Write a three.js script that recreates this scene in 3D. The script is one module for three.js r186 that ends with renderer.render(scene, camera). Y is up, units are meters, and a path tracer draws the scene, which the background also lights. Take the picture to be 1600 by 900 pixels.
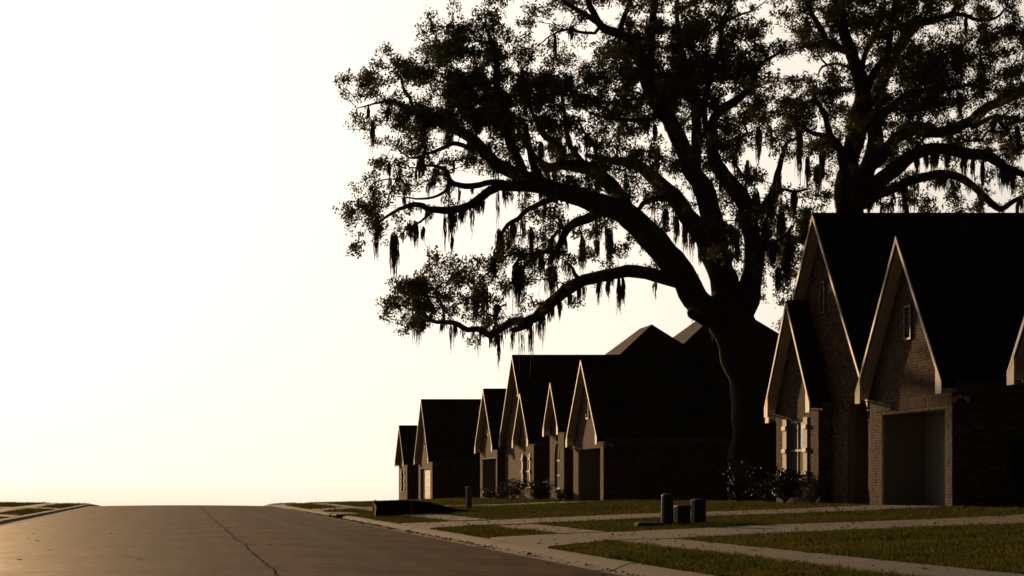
import * as THREE from 'three';
import { mergeGeometries } from 'three/addons/utils/BufferGeometryUtils.js';
import { RoundedBoxGeometry } from 'three/addons/geometries/RoundedBoxGeometry.js';

// ------------------------------------------------------------------ camera, sky, sun, exposure
const CY = 1.03;                                  // eye height above the gutter, metres
const VX = 278, VY = 762, F = 3800;               // road's vanishing point and focal length, in photograph pixels
const scene = new THREE.Scene();
const camera = new THREE.PerspectiveCamera(2 * Math.atan(VY / F) * 180 / Math.PI, 16 / 9, 0.5, 9000);
camera.position.set(0, CY, 0);
camera.lookAt(0, CY, -100);
const fullW = VY * 2 * 16 / 9;
camera.setViewOffset(fullW, VY * 2, fullW / 2 - VX, 0, 1600, 900);
camera.updateProjectionMatrix();

const sunAz = 7.8 * Math.PI / 180, sunEl = 6.2 * Math.PI / 180;
const sunDir = new THREE.Vector3(-Math.sin(sunAz) * Math.cos(sunEl), Math.sin(sunEl), -Math.cos(sunAz) * Math.cos(sunEl));
{ // hazy low-sun sky: a broad warm aureole round the sun over a dim dusk dome
  const W = 1024, H = 512, data = new Float32Array(W * H * 4), d = new THREE.Vector3();
  for (let j = 0; j < H; j++) for (let i = 0; i < W; i++) {
    const el = ((j + 0.5) / H - 0.5) * Math.PI, az = ((i + 0.5) / W - 0.5) * 2 * Math.PI;
    d.set(Math.cos(el) * Math.cos(az), Math.sin(el), Math.cos(el) * Math.sin(az));
    const t = Math.acos(Math.min(1, Math.max(-1, d.dot(sunDir)))) * 180 / Math.PI;
    const near = 0.5 * Math.exp(-t / 11), wide = 1.06 * Math.exp(-((t / 36) ** 4)), dome = 0.05 * Math.exp(-t / 60) + 0.01;
    const k = (j * W + i) * 4;
    let r = near * 1.0 + wide * 1.0 + dome * 1.0, g = near * 0.96 + wide * 0.885 + dome * 0.98, b = near * 0.85 + wide * 0.755 + dome * 1.05;
    const hz = Math.exp(-Math.max(0, el) * 180 / Math.PI / 5); g *= 1 - 0.03 * hz; b *= 1 - 0.12 * hz;   // warmer through the thick air low down
    if (el <= 0) { r = 1.1; g = 0.94; b = 0.74; }
    data[k] = r; data[k + 1] = g; data[k + 2] = b; data[k + 3] = 1;
  }
  const sky = new THREE.DataTexture(data, W, H, THREE.RGBAFormat, THREE.FloatType);
  sky.mapping = THREE.EquirectangularReflectionMapping; sky.magFilter = sky.minFilter = THREE.LinearFilter; sky.needsUpdate = true;
  scene.background = sky; scene.environment = sky;
}
const sun = new THREE.DirectionalLight(new THREE.Color().setRGB(1.0, 0.62, 0.3), 3.6);
sun.position.copy(sunDir).multiplyScalar(400); sun.target.position.set(10, 0, -80);
sun.position.add(sun.target.position);
sun.castShadow = true; sun.shadow.radius = 1.5; sun.shadow.mapSize.set(4096, 4096);
Object.assign(sun.shadow.camera, { left: -80, right: 80, top: 60, bottom: -60, near: 1, far: 900 });
scene.add(sun, sun.target);
scene.fog = new THREE.FogExp2(0xfff0d8, 0.00003);   // thin warm evening haze
const renderer = new THREE.WebGLRenderer({ antialias: true });
renderer.toneMapping = THREE.LinearToneMapping; renderer.toneMappingExposure = 1.0;
renderer.shadowMap.enabled = true;

// ------------------------------------------------------------------ helpers
function rng(seed) { let a = seed >>> 0; return () => { a = (a + 0x6D2B79F5) >>> 0; let t = a; t = Math.imul(t ^ (t >>> 15), t | 1); t ^= t + Math.imul(t ^ (t >>> 7), t | 61); return ((t ^ (t >>> 14)) >>> 0) / 4294967296; }; }
const R0 = rng(7);
const V = (x, y, z) => new THREE.Vector3(x, y, z);
const clamp = (x, a, b) => Math.min(b, Math.max(a, x));
const sstep = (a, b, x) => { const t = clamp((x - a) / (b - a), 0, 1); return t * t * (3 - 2 * t); };
const lerpTab = (tab, x) => { if (x <= tab[0][0]) return tab[0][1]; for (let i = 1; i < tab.length; i++) if (x <= tab[i][0]) { const [a, p] = tab[i - 1], [b, q] = tab[i]; return p + (q - p) * (x - a) / (b - a); } return tab[tab.length - 1][1]; };
const P = (u, v, d) => V((u - VX) / F * d, CY + (VY - v) / F * d, -d);   // a point read off the photograph, put at its own distance
const taken = {};
const numbered = (n) => { const k = taken[n] = (taken[n] ?? -1) + 1; return k ? `${n}_${String(k).padStart(3, '0')}` : n; };
function finish(o) { o.traverse(c => { if (c.isMesh) { c.castShadow = true; c.receiveShadow = true; } }); return o; }
function mesh(name, geo, mat, parent) { const m = new THREE.Mesh(geo, mat); m.name = name; m.castShadow = m.receiveShadow = true; if (parent) parent.add(m); return m; }
function top(o, name, label, category, group, kind) { o.name = numbered(name); if (kind) o.userData.kind = kind; if (label) o.userData.label = label; if (category) o.userData.category = category; if (group) o.userData.group = group; scene.add(o); return finish(o); }
function group(name, label, category, grp, x = 0, y = 0, z = 0, kind) { const g = new THREE.Group(); g.position.set(x, y, z); return top(g, name, label, category, grp, kind); }
const lin = (r, g, b) => new THREE.Color().setRGB(r, g, b);

// value noise that tiles
function tileNoise(seed, n) { const r = rng(seed), t = new Float32Array(n * n); for (let i = 0; i < n * n; i++) t[i] = r(); return (x, y) => { x = ((x % 1) + 1) % 1 * n; y = ((y % 1) + 1) % 1 * n; const i = Math.floor(x), j = Math.floor(y), fx = x - i, fy = y - j, sx = fx * fx * (3 - 2 * fx), sy = fy * fy * (3 - 2 * fy), a = t[(j % n) * n + i % n], b = t[(j % n) * n + (i + 1) % n], c = t[((j + 1) % n) * n + i % n], d = t[((j + 1) % n) * n + (i + 1) % n]; return a + (b - a) * sx + (c - a) * sy + (a - b - c + d) * sx * sy; }; }
function tex(W, H, fn, srgb, rx = 1, ry = 1) { const data = new Uint8Array(W * H * 4); for (let j = 0; j < H; j++) for (let i = 0; i < W; i++) { const c = fn((i + 0.5) / W, (j + 0.5) / H), k = (j * W + i) * 4; if (typeof c === 'number') data[k] = data[k + 1] = data[k + 2] = clamp(c, 0, 1) * 255; else for (let q = 0; q < 3; q++) data[k + q] = clamp(c[q], 0, 1) * 255; data[k + 3] = 255; } const t = new THREE.DataTexture(data, W, H); t.wrapS = t.wrapT = THREE.RepeatWrapping; t.magFilter = THREE.LinearFilter; t.minFilter = THREE.LinearMipmapLinearFilter; t.generateMipmaps = true; if (srgb) t.colorSpace = THREE.SRGBColorSpace; t.repeat.set(rx, ry); t.needsUpdate = true; return t; }
const n4 = tileNoise(1, 4), n8 = tileNoise(2, 8), n16 = tileNoise(3, 16), n32 = tileNoise(4, 32), n64 = tileNoise(5, 64), n128 = tileNoise(6, 128), n256 = tileNoise(8, 256);
const fbm = (x, y) => 0.4 * n4(x, y) + 0.25 * n8(x, y) + 0.15 * n16(x, y) + 0.1 * n32(x, y) + 0.1 * n64(x, y);

// ------------------------------------------------------------------ terrain
const roadR = (d) => d < 130 ? 0 : d < 180 ? -0.0003 * (d - 130) ** 2 : -0.75 - 0.03 * (d - 180);
const lotL = (d) => d < 240 ? lerpTab([[0, -0.06], [45, -0.03], [56, 0], [75, 0], [97, -0.14], [130, -0.12], [162, -0.36], [182, -0.53], [200, -0.8], [240, -2]], d) : -2 - 0.03 * (d - 240);
const prof = (x) => lerpTab([[-30, 0.3], [-12, 0.2], [-6, 0.12], [-5.22, 0.085], [-5.21, -0.15], [5.71, -0.15], [5.72, 0.085], [6.95, 0.165], [7.95, 0.2], [11, 0.35], [14.3, 0.46], [16.9, 0.585], [40, 0.6]], x);
const ground = (x, d) => { const s = sstep(5.72, 13, x); return prof(x) + roadR(d) * (1 - s) + lotL(d) * s; };
const G = (x, d) => V(x, ground(x, d), -d);

// slab with four top corners (counter-clockwise from above), thickness downwards, uv in metres
function slabGeo(c, th, nx = 1, ny = 1, hf) {
  const pos = [], uv = [], idx = [];
  const at = (s, t) => { const p = V(0, 0, 0).addScaledVector(c[0], (1 - s) * (1 - t)).addScaledVector(c[1], s * (1 - t)).addScaledVector(c[2], s * t).addScaledVector(c[3], (1 - s) * t); if (hf) p.y = hf(p.x, -p.z); return p; };
  const quad = (a, b, cc, d, ua, ub, uc, ud) => { const k = pos.length / 3; for (const p of [a, b, cc, d]) pos.push(p.x, p.y, p.z); uv.push(...ua, ...ub, ...uc, ...ud); idx.push(k, k + 1, k + 2, k, k + 2, k + 3); };
  const dn = (p) => V(p.x, p.y - th, p.z), L1 = c[0].distanceTo(c[1]), L2 = c[0].distanceTo(c[3]), ou = c[0].x * 0.7 + c[0].z * 0.31, ov = c[0].z * 0.53 + c[0].y * 0.9;
  for (let i = 0; i < nx; i++) for (let j = 0; j < ny; j++) { const s0 = i / nx, s1 = (i + 1) / nx, t0 = j / ny, t1 = (j + 1) / ny; quad(at(s0, t0), at(s1, t0), at(s1, t1), at(s0, t1), [ou + s0 * L1, ov + t0 * L2], [ou + s1 * L1, ov + t0 * L2], [ou + s1 * L1, ov + t1 * L2], [ou + s0 * L1, ov + t1 * L2]); }
  const edge = (s0, t0, s1, t1, n) => { for (let i = 0; i < n; i++) { const a = at(s0 + (s1 - s0) * i / n, t0 + (t1 - t0) * i / n), b = at(s0 + (s1 - s0) * (i + 1) / n, t0 + (t1 - t0) * (i + 1) / n), l = a.distanceTo(b); quad(dn(a), dn(b), b, a, [0, 0], [l, 0], [l, th], [0, th]); } };
  edge(0, 0, 1, 0, nx); edge(1, 0, 1, 1, ny); edge(1, 1, 0, 1, nx); edge(0, 1, 0, 0, ny);
  quad(dn(at(0, 1)), dn(at(1, 1)), dn(at(1, 0)), dn(at(0, 0)), [0, 0], [1, 0], [1, 1], [0, 1]);
  const g = new THREE.BufferGeometry(); g.setAttribute('position', new THREE.Float32BufferAttribute(pos, 3)); g.setAttribute('uv', new THREE.Float32BufferAttribute(uv, 2)); g.setIndex(idx); g.computeVertexNormals(); return g;
}
function sheet(xs, ds, hf, uvs = 1) {
  const pos = [], uv = [], idx = [], n = xs.length;
  for (const d of ds) for (const x of xs) { pos.push(x, hf(x, d), -d); uv.push(x / uvs, d / uvs); }
  for (let j = 0; j < ds.length - 1; j++) for (let i = 0; i < n - 1; i++) { const a = j * n + i; idx.push(a, a + 1, a + n + 1, a, a + n + 1, a + n); }
  const g = new THREE.BufferGeometry(); g.setAttribute('position', new THREE.Float32BufferAttribute(pos, 3)); g.setAttribute('uv', new THREE.Float32BufferAttribute(uv, 2)); g.setIndex(idx); g.computeVertexNormals(); return g;
}
const steps = (a, b, s) => { const o = []; for (let x = a; x < b - 1e-6; x += s) o.push(x); o.push(b); return o; };

// ------------------------------------------------------------------ materials
const std = (o) => new THREE.MeshStandardMaterial(o), matte = (o) => new THREE.MeshPhysicalMaterial({ specularIntensity: 0.15, ...o });
const soilMat = matte({ color: 0xffffff, roughness: 1, map: tex(512, 512, (x, y) => { const a = fbm(x, y), b = n128(x, y) * 0.5 + n256(x, y) * 0.5; const k = 0.55 + 0.5 * a + 0.5 * (b - 0.5); return [0.27 * k, 0.24 * k + 0.02 * n32(x, y), 0.12 * k]; }, true, 1, 1), bumpMap: tex(256, 256, (x, y) => 0.5 * n64(x, y) + 0.5 * n128(x, y)), bumpScale: 0.03 });
const asphaltMat = new THREE.MeshPhysicalMaterial({
  color: 0xffffff, vertexColors: true, roughness: 1, specularIntensity: 0.0065,
  roughnessMap: tex(512, 512, (x, y) => 0.62 + 0.08 * (n8(x, y) - 0.5) + 0.08 * (n16(x * 2, y * 0.5) - 0.5) + 0.1 * (n64(x, y) - 0.5), false, 1 / 7.3, 1 / 7.3),
  map: tex(1024, 1024, (x, y) => { const big = fbm(x, y), streak = n8(x * 2, y * 0.25) * 0.5 + n16(x * 2, y * 0.5) * 0.5, fine = n256(x * 2, y * 2) * 0.6 + n256(x, y) * 0.4; const k = 0.32 + 0.2 * (big - 0.5) + 0.14 * (streak - 0.5) + 0.22 * (fine - 0.5) + (n256(x * 2 + 0.3, y * 2 + 0.7) > 0.93 ? 0.1 : 0); return [k * 1.28, k, k * 0.68]; }, true),
  bumpMap: tex(512, 512, (x, y) => 0.6 * n256(x, y) + 0.4 * n128(x, y)), bumpScale: 0.004
});
asphaltMat.map.repeat.set(1 / 6, 1 / 6); asphaltMat.bumpMap.repeat.set(1 / 2.4, 1 / 2.4);
const concreteTex = tex(512, 512, (x, y) => { const a = fbm(x, y), f = n256(x, y), st = n32(x + 0.1, y) > 0.8 ? 0.04 : 0; const k = 0.58 + 0.14 * (a - 0.5) + 0.1 * (f - 0.5) - st; return [k * 1.02, k * 0.985, k * 0.93]; }, true, 1 / 2.2, 1 / 2.2);
const concreteBump = tex(256, 256, (x, y) => 0.5 * n128(x, y) + 0.5 * n64(x, y), false, 1 / 0.9, 1 / 0.9);
const concreteMats = [0.92, 1.0, 1.06].map(k => new THREE.MeshPhysicalMaterial({ color: lin(k * 0.52, k * 0.52, k * 0.52), roughness: 0.9, specularIntensity: 0.12, map: concreteTex, bumpMap: concreteBump, bumpScale: 0.0015 }));
const tarMat = new THREE.MeshPhysicalMaterial({ color: lin(0.03, 0.024, 0.018), roughness: 1, specularIntensity: 0 });
const shingleMat = new THREE.MeshPhysicalMaterial({
  color: 0xffffff, roughness: 0.95, specularIntensity: 0.1,
  map: tex(512, 512, (x, y) => { const row = Math.floor(y * 16), off = (row * 0.37) % 1, tab = Math.floor((x * 8 + off) % 8), h = Math.abs(Math.sin(row * 12.9 + tab * 78.2) * 43758.5) % 1; const k = 0.17 + 0.07 * (h - 0.5) + 0.08 * (n256(x, y) - 0.5) + 0.05 * (fbm(x, y) - 0.5); return [k, k * 0.97, k * 0.94]; }, true, 1 / 2.3, 1 / 2.3),
  bumpMap: tex(512, 512, (x, y) => { const yy = y * 16, fy = yy - Math.floor(yy), off = (Math.floor(yy) * 0.37) % 1, xx = x * 8 + off, fx = xx - Math.floor(xx); return (1 - fy) * 0.7 + (fx < 0.03 ? -0.15 : 0) + 0.2 * n256(x, y); }, false, 1 / 2.3, 1 / 2.3), bumpScale: 0.012
});
const trimMat = new THREE.MeshPhysicalMaterial({ color: lin(0.78, 0.69, 0.55), roughness: 0.62, specularIntensity: 0.6, bumpMap: concreteBump, bumpScale: 0.001 });
const whiteMat = std({ color: lin(0.6, 0.58, 0.54), roughness: 0.5 });
const soffitMat = matte({ color: lin(0.62, 0.55, 0.44), roughness: 0.8 });
const slatMat = std({ color: lin(0.18, 0.14, 0.1), roughness: 0.9 });
const shadedTrimMat = std({ color: lin(0.07, 0.062, 0.052), roughness: 0.55 });  // cream fascia with eave shade put into the colour; downspout shares it
const jambMat = matte({ color: lin(0.26, 0.23, 0.2), roughness: 0.8 });
const screenMat = std({ color: lin(0.03, 0.03, 0.03), roughness: 0.9 });
const mortarMat = matte({ color: lin(0.22, 0.18, 0.135), roughness: 0.95 });
const brickMat = matte({ color: 0xffffff, vertexColors: true, roughness: 0.9, bumpMap: concreteBump, bumpScale: 0.004 });
const frameMat = matte({ color: lin(0.4, 0.38, 0.34), roughness: 0.6 });
const doorMat = new THREE.MeshPhysicalMaterial({ color: lin(0.42, 0.4, 0.37), roughness: 0.9, specularIntensity: 0.15 });
const shutterMat = std({ color: lin(0.5, 0.42, 0.25), roughness: 0.7 });
const glassMat = new THREE.MeshPhysicalMaterial({ color: 0xffffff, transmission: 1, thickness: 0, roughness: 0.04, ior: 1.33 });
const darkWood = std({ color: lin(0.05, 0.03, 0.02), roughness: 0.6 });
const barkMat = std({ color: lin(0.05, 0.04, 0.031), roughness: 0.95, bumpMap: tex(256, 256, (x, y) => Math.pow(0.5 * n16(x * 2, y * 0.5) + 0.5 * n64(x, y * 0.25), 1.3)), bumpScale: 0.05 });
const leafMat = new THREE.MeshPhysicalMaterial({ color: lin(0.09, 0.09, 0.028), roughness: 0.8, transmission: 0.35, thickness: 0, side: THREE.DoubleSide });
const shrubMat = new THREE.MeshPhysicalMaterial({ color: lin(0.035, 0.055, 0.02), roughness: 0.5, specularIntensity: 0.3, side: THREE.DoubleSide });
const mossMat = std({ color: lin(0.10, 0.09, 0.06), roughness: 1, side: THREE.DoubleSide });
const grassMat = new THREE.MeshPhysicalMaterial({ color: 0xffffff, roughness: 0.85, specularIntensity: 0.3, transmission: 0.45, thickness: 0, side: THREE.DoubleSide });

// ------------------------------------------------------------------ setting: ground, road, kerbs, pavements
{
  const xs = [-900, -450, -200, -90, -45, ...steps(-30, -12, 3), ...steps(-11, -5.5, 1), -5.22, -5.21, 0, 5.71, 5.72, ...steps(6.5, 18, 0.75), ...steps(19, 45, 4), 70, 150, 400, 900];
  const ds = [-400, -200, -80, -30, -10, ...steps(0, 250, 2.5), ...steps(260, 500, 20), 600, 800, 1200];
  const g = mesh('lawn_ground', sheet(xs, ds, ground, 1.7), soilMat); top(g, 'lawn_ground', 'wide grassy ground falling away beyond the crest', 'ground', null, 'structure');
}
const crown = (x, d) => roadR(d) + 0.05 * (1 - ((x - 0.25) / 4.95) ** 2);
{
  const road = mesh('asphalt_road', sheet(steps(-4.71, 5.21, 0.2), steps(-20, 260, 1), crown, 1), asphaltMat);
  { const p = road.geometry.attributes.position, c = new Float32Array(p.count * 3); for (let i = 0; i < p.count; i++) { const x = p.getX(i), d = -p.getZ(i), k = 0.86 + 0.3 * n32(x / 24, d / 900) + 0.16 * (n16(x / 30, d / 120) - 0.5) - 0.16 * sstep(4.2, 5.1, x) * n64(x / 20, d / 90); c[i * 3] = k * 1.02; c[i * 3 + 1] = k; c[i * 3 + 2] = k * 0.97; } road.geometry.setAttribute('color', new THREE.BufferAttribute(c, 3)); }
  top(road, 'asphalt_road', 'grey asphalt street running up to the crest', 'road', null, 'structure');
  const strip = (name, pts, w, seed) => { const r = rng(seed), pos = [], idx = []; pts.forEach(([x, d], i) => { const ww = w * (0.5 + r()); for (const s of [-1, 1]) { const xx = x + s * ww; pos.push(xx, crown(xx, d) + 0.004, -d); } if (i) { const k = i * 2; idx.push(k - 2, k - 1, k + 1, k - 2, k + 1, k); } }); const g = new THREE.BufferGeometry(); g.setAttribute('position', new THREE.Float32BufferAttribute(pos, 3)); g.setIndex(idx); g.computeVertexNormals(); mesh(name, g, tarMat, road); };
  const r = rng(5), pts = []; let x = 1.12; for (let d = 15; d < 170; d += 0.35) { x += (r() - 0.5) * 0.05 + (1.13 - x) * 0.14; pts.push([x + 0.014 * Math.sin(d * 0.35), d]); } strip('joint_seam', pts, 0.008, 3);
  for (const [x0, d0, len] of [[1.3, 44, 0.9], [-0.6, 33, 0.6]]) { const q = []; for (let k = 0; k < 14; k++) q.push([x0 + (r() - 0.5) * 0.03 + Math.sin(k * 0.4) * 0.1, d0 + k * len / 6]); strip('crack', q, 0.008, 9); }
}
function kerbRun(name, label, prof2) {
  const k = group(name, label, 'kerb', null, 0, 0, 0, 'structure');
  const r = rng(31);
  for (let d = 12; d < 176; d += 3.05) {
    const L = 3.04, pos = [], uv = [], idx = [], n = prof2.length, dy = (r() - 0.5) * 0.008, dx = (r() - 0.5) * 0.008, gap = 0.012;
    for (let j = 0; j < 2; j++) { const dd = d + (j ? L - gap : 0); let s = 0; prof2.forEach(([x, y], i) => { if (i) s += Math.hypot(x - prof2[i - 1][0], y - prof2[i - 1][1]); pos.push(x + dx, y + dy + roadR(dd), -dd); uv.push(dd, s + d * 0.37); }); }
    for (let i = 0; i < n; i++) { const a = i, b = (i + 1) % n; idx.push(a, b, n + b, a, n + b, n + a); }
    const tri = THREE.ShapeUtils.triangulateShape(prof2.map(p => new THREE.Vector2(...p)), []);
    for (const t of tri) { idx.push(t[0], t[1], t[2]); idx.push(n + t[0], n + t[2], n + t[1]); }
    const g0 = new THREE.BufferGeometry(); g0.setAttribute('position', new THREE.Float32BufferAttribute(pos, 3)); g0.setAttribute('uv', new THREE.Float32BufferAttribute(uv, 2)); g0.setIndex(idx);
    const g = g0.toNonIndexed(); g.computeVertexNormals();
    if (name.endsWith('right') && d > 82 && d < 86) continue;      // storm drain inlet stands here
    mesh('kerb_section', g, concreteMats[Math.floor(r() * 3)], k);
  }
}
kerbRun('kerb_right', 'rolled concrete kerb below the house lawns', [[5.2, -0.12], [5.2, 0.004], [5.36, -0.012], [5.44, 0.01], [5.52, 0.05], [5.6, 0.08], [5.66, 0.09], [5.72, 0.092], [5.72, -0.12]]);
kerbRun('kerb_left', 'concrete kerb along the open grassy side', [[-4.7, -0.12], [-5.22, -0.12], [-5.22, 0.1], [-5.07, 0.1], [-5.01, 0.085], [-4.97, 0.03], [-4.93, 0.0], [-4.7, 0.004]].reverse());

// driveways: [near, far] distance at kerb, at pavement and at house
const drives = [
  { k: [37.7, 44.7], s: [39, 44.3], h: [40.6, 45.6], xe: 17.3, label: 'concrete driveway crossing the lawn in front of green utility boxes' },
  { k: [55.3, 62.6], s: [54.7, 60.4], h: [53.5, 58.8], xe: 17.5, label: 'concrete driveway leading to the garage of the shuttered brick house' },
  { k: [96.6, 104.4], s: [97.2, 103.8], h: [97.3, 103.4], xe: 17.5, label: 'concrete driveway leading to the garage of the house with an arched window' },
  { k: [129.2, 136.4], s: [129.8, 135.8], h: [130, 135.6], xe: 17.5, label: 'concrete driveway leading to the single gabled garage wing' },
  { k: [162.5, 171], s: [163.2, 170.2], h: [163.4, 170], xe: 17.5, label: 'concrete driveway leading to the pale garage door' },
];
const driveAt = (dr, x) => [0, 1].map(i => lerpTab([[5.73, dr.k[i]], [6.95, dr.s[i]], [7.95, dr.s[i]], [16.9, dr.h[i]]], x));
const pavedH = (x, d) => ground(x, d) + 0.03;
for (const dr of drives) {
  const g = group('driveway', dr.label, 'driveway', 'driveways of the houses', 0, 0, 0, 'structure');
  const xs = [5.735, 6.945, 7.955, 10.9, 13.9, dr.xe], r = rng(Math.round(dr.k[0]));
  for (let i = 0; i < xs.length - 1; i++) { const a = driveAt(dr, xs[i] + 0.006), b = driveAt(dr, xs[i + 1] - 0.006); for (let j = 0; j < 2; j++) { const t0 = j / 2, t1 = (j + 1) / 2, e = 0.006, A = a[0] + (a[1] - a[0]) * t0 + e, A1 = a[0] + (a[1] - a[0]) * t1 - e, B = b[0] + (b[1] - b[0]) * t0 + e, B1 = b[0] + (b[1] - b[0]) * t1 - e; mesh('concrete_slab', slabGeo([V(xs[i] + 0.006, 0, -A), V(xs[i + 1] - 0.006, 0, -B), V(xs[i + 1] - 0.006, 0, -B1), V(xs[i] + 0.006, 0, -A1)], 0.12, 6, 3, pavedH), concreteMats[Math.floor(r() * 3)], g); } }
}
const leftDrives = [[76, 80.5], [103, 108]];
{
  const g = group('pavement_right', 'concrete pavement slabs between kerb lawn and house lawns', 'pavement', null, 0, 0, 0, 'structure'), r = rng(12);
  for (let d = 13; d < 186; d += 1.52) { if (drives.some(q => d + 1.5 > q.s[0] && d < q.s[1])) continue; mesh('pavement_slab', slabGeo([V(6.95, 0, -d), V(7.95, 0, -d), V(7.95, 0, -d - 1.508), V(6.95, 0, -d - 1.508)], 0.1, 2, 2, (x, dd) => pavedH(x, dd) - 0.004 + 0.000), concreteMats[Math.floor(r() * 3)], g); }
  const l = group('pavement_left', 'concrete pavement slabs across the street from the houses', 'pavement', null, 0, 0, 0, 'structure');
  for (let d = 40; d < 150; d += 1.52) { if (leftDrives.some(q => d + 1.5 > q[0] && d < q[1])) continue; mesh('pavement_slab', slabGeo([V(-7.3, 0, -d), V(-6.3, 0, -d), V(-6.3, 0, -d - 1.508), V(-7.3, 0, -d - 1.508)], 0.1, 1, 1, pavedH), concreteMats[Math.floor(r() * 3)], l); }
  for (const q of leftDrives) { const dg = group('driveway', q[0] < 90 ? 'nearer pale driveway on the empty side of the street' : 'farther pale driveway on the empty side of the street', 'driveway', 'driveways on the empty side', 0, 0, 0, 'structure'); for (const [x0, x1] of [[-7.3, -5.24], [-11, -7.32], [-15, -11.02]]) mesh('concrete_slab', slabGeo([V(x0, 0, -q[0]), V(x1, 0, -q[0]), V(x1, 0, -q[1]), V(x0, 0, -q[1])], 0.1, 3, 2, pavedH), concreteMats[1], dg); }
}
const paved = (x, d, m = 0.04) => {
  if (x < 5.74 + m && x > -5.24 - m) return true;
  if (x > 0) { if (x > 6.95 - m && x < 7.95 + m) return true; for (const q of drives) { const [a, b] = driveAt(q, x); if (x < q.xe && d > a - m && d < b + m) return true; } return false; }
  if (x > -7.3 - m && x < -6.3 + m) return true; return x > -15 && leftDrives.some(q => d > q[0] - m && d < q[1] + m);
};

// ------------------------------------------------------------------ houses
const extr = (poly, holes, x0, x1) => { // polygon in (distance, height), extruded along x
  const s = new THREE.Shape(poly.map(p => new THREE.Vector2(p[0], p[1]))); for (const h of holes) s.holes.push(new THREE.Path(h.map(p => new THREE.Vector2(p[0], p[1]))));
  const g = new THREE.ExtrudeGeometry(s, { depth: x1 - x0, bevelEnabled: false }); g.rotateY(Math.PI / 2); g.translate(x0, 0, 0); return g;
};
const boxG = (x0, x1, y0, y1, d0, d1) => { const g = new THREE.BoxGeometry(x1 - x0, y1 - y0, d1 - d0); g.translate((x0 + x1) / 2, (y0 + y1) / 2, -(d0 + d1) / 2); return g; };
const brickTone = (r) => { const k = (0.6 + 0.8 * r()) * 0.72, q = r(); return q < 0.12 ? [0.075 * k, 0.05 * k, 0.042 * k] : q < 0.3 ? [0.23 * k, 0.155 * k, 0.1 * k] : [0.19 * k, 0.097 * k, 0.058 * k]; };
// courses of bricks on a wall plane; spans(y0,y1) returns [a,b] intervals along the wall; place(a,b,y0,y1,out) gives box bounds
function brickGeo(yTop, spans, place, seed) {
  const r = rng(seed), geos = { p: [], n: [], c: [], u: [], i: [] };
  const add = (x0, x1, y0, y1, d0, d1, faces) => { // faces: list of face ids
    const c = brickTone(r), Z0 = -d0, Z1 = -d1, q = { nx: [[x0, y0, Z1], [x0, y0, Z0], [x0, y1, Z0], [x0, y1, Z1]], px: [[x1, y0, Z0], [x1, y0, Z1], [x1, y1, Z1], [x1, y1, Z0]], pz: [[x0, y0, Z0], [x1, y0, Z0], [x1, y1, Z0], [x0, y1, Z0]], nz: [[x1, y0, Z1], [x0, y0, Z1], [x0, y1, Z1], [x1, y1, Z1]], py: [[x0, y1, Z0], [x1, y1, Z0], [x1, y1, Z1], [x0, y1, Z1]], ny: [[x0, y0, Z1], [x1, y0, Z1], [x1, y0, Z0], [x0, y0, Z0]] }, N = { nx: [-1, 0, 0], px: [1, 0, 0], pz: [0, 0, 1], nz: [0, 0, -1], py: [0, 1, 0], ny: [0, -1, 0] };
    for (const f of faces) { const k = geos.p.length / 3; for (const v of q[f]) { geos.p.push(...v); geos.n.push(...N[f]); geos.c.push(...c); geos.u.push(v[0] + v[2] + seed * 0.1, v[1]); } geos.i.push(k, k + 1, k + 2, k, k + 2, k + 3); }
  };
  const H = 0.0677, B = 0.203; let row = 0;
  for (let y = -0.2; y < yTop; y += H, row++) {
    for (const [a, b] of spans(y, y + H)) {
      const off = row % 2 ? B / 2 : 0; let s = Math.floor((a - off) / B) * B + off;
      for (; s < b; s += B) { const lo = Math.max(a, s + 0.005), hi = Math.min(b, s + B - 0.005); if (hi - lo > 0.025) place(lo, hi, y + 0.005, y + H - 0.005, add, r); }
    }
  }
  const g = new THREE.BufferGeometry(); g.setAttribute('position', new THREE.Float32BufferAttribute(geos.p, 3)); g.setAttribute('normal', new THREE.Float32BufferAttribute(geos.n, 3)); g.setAttribute('color', new THREE.Float32BufferAttribute(geos.c, 3)); g.setAttribute('uv', new THREE.Float32BufferAttribute(geos.u, 2)); g.setIndex(geos.i); return { g, add };
}
const cut = (iv, holes) => { let out = [iv]; for (const h of holes) { const n = []; for (const [a, b] of out) { if (h[1] <= a || h[0] >= b) n.push([a, b]); else { if (h[0] > a) n.push([a, h[0]]); if (h[1] < b) n.push([h[1], b]); } } out = n; } return out; };

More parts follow.
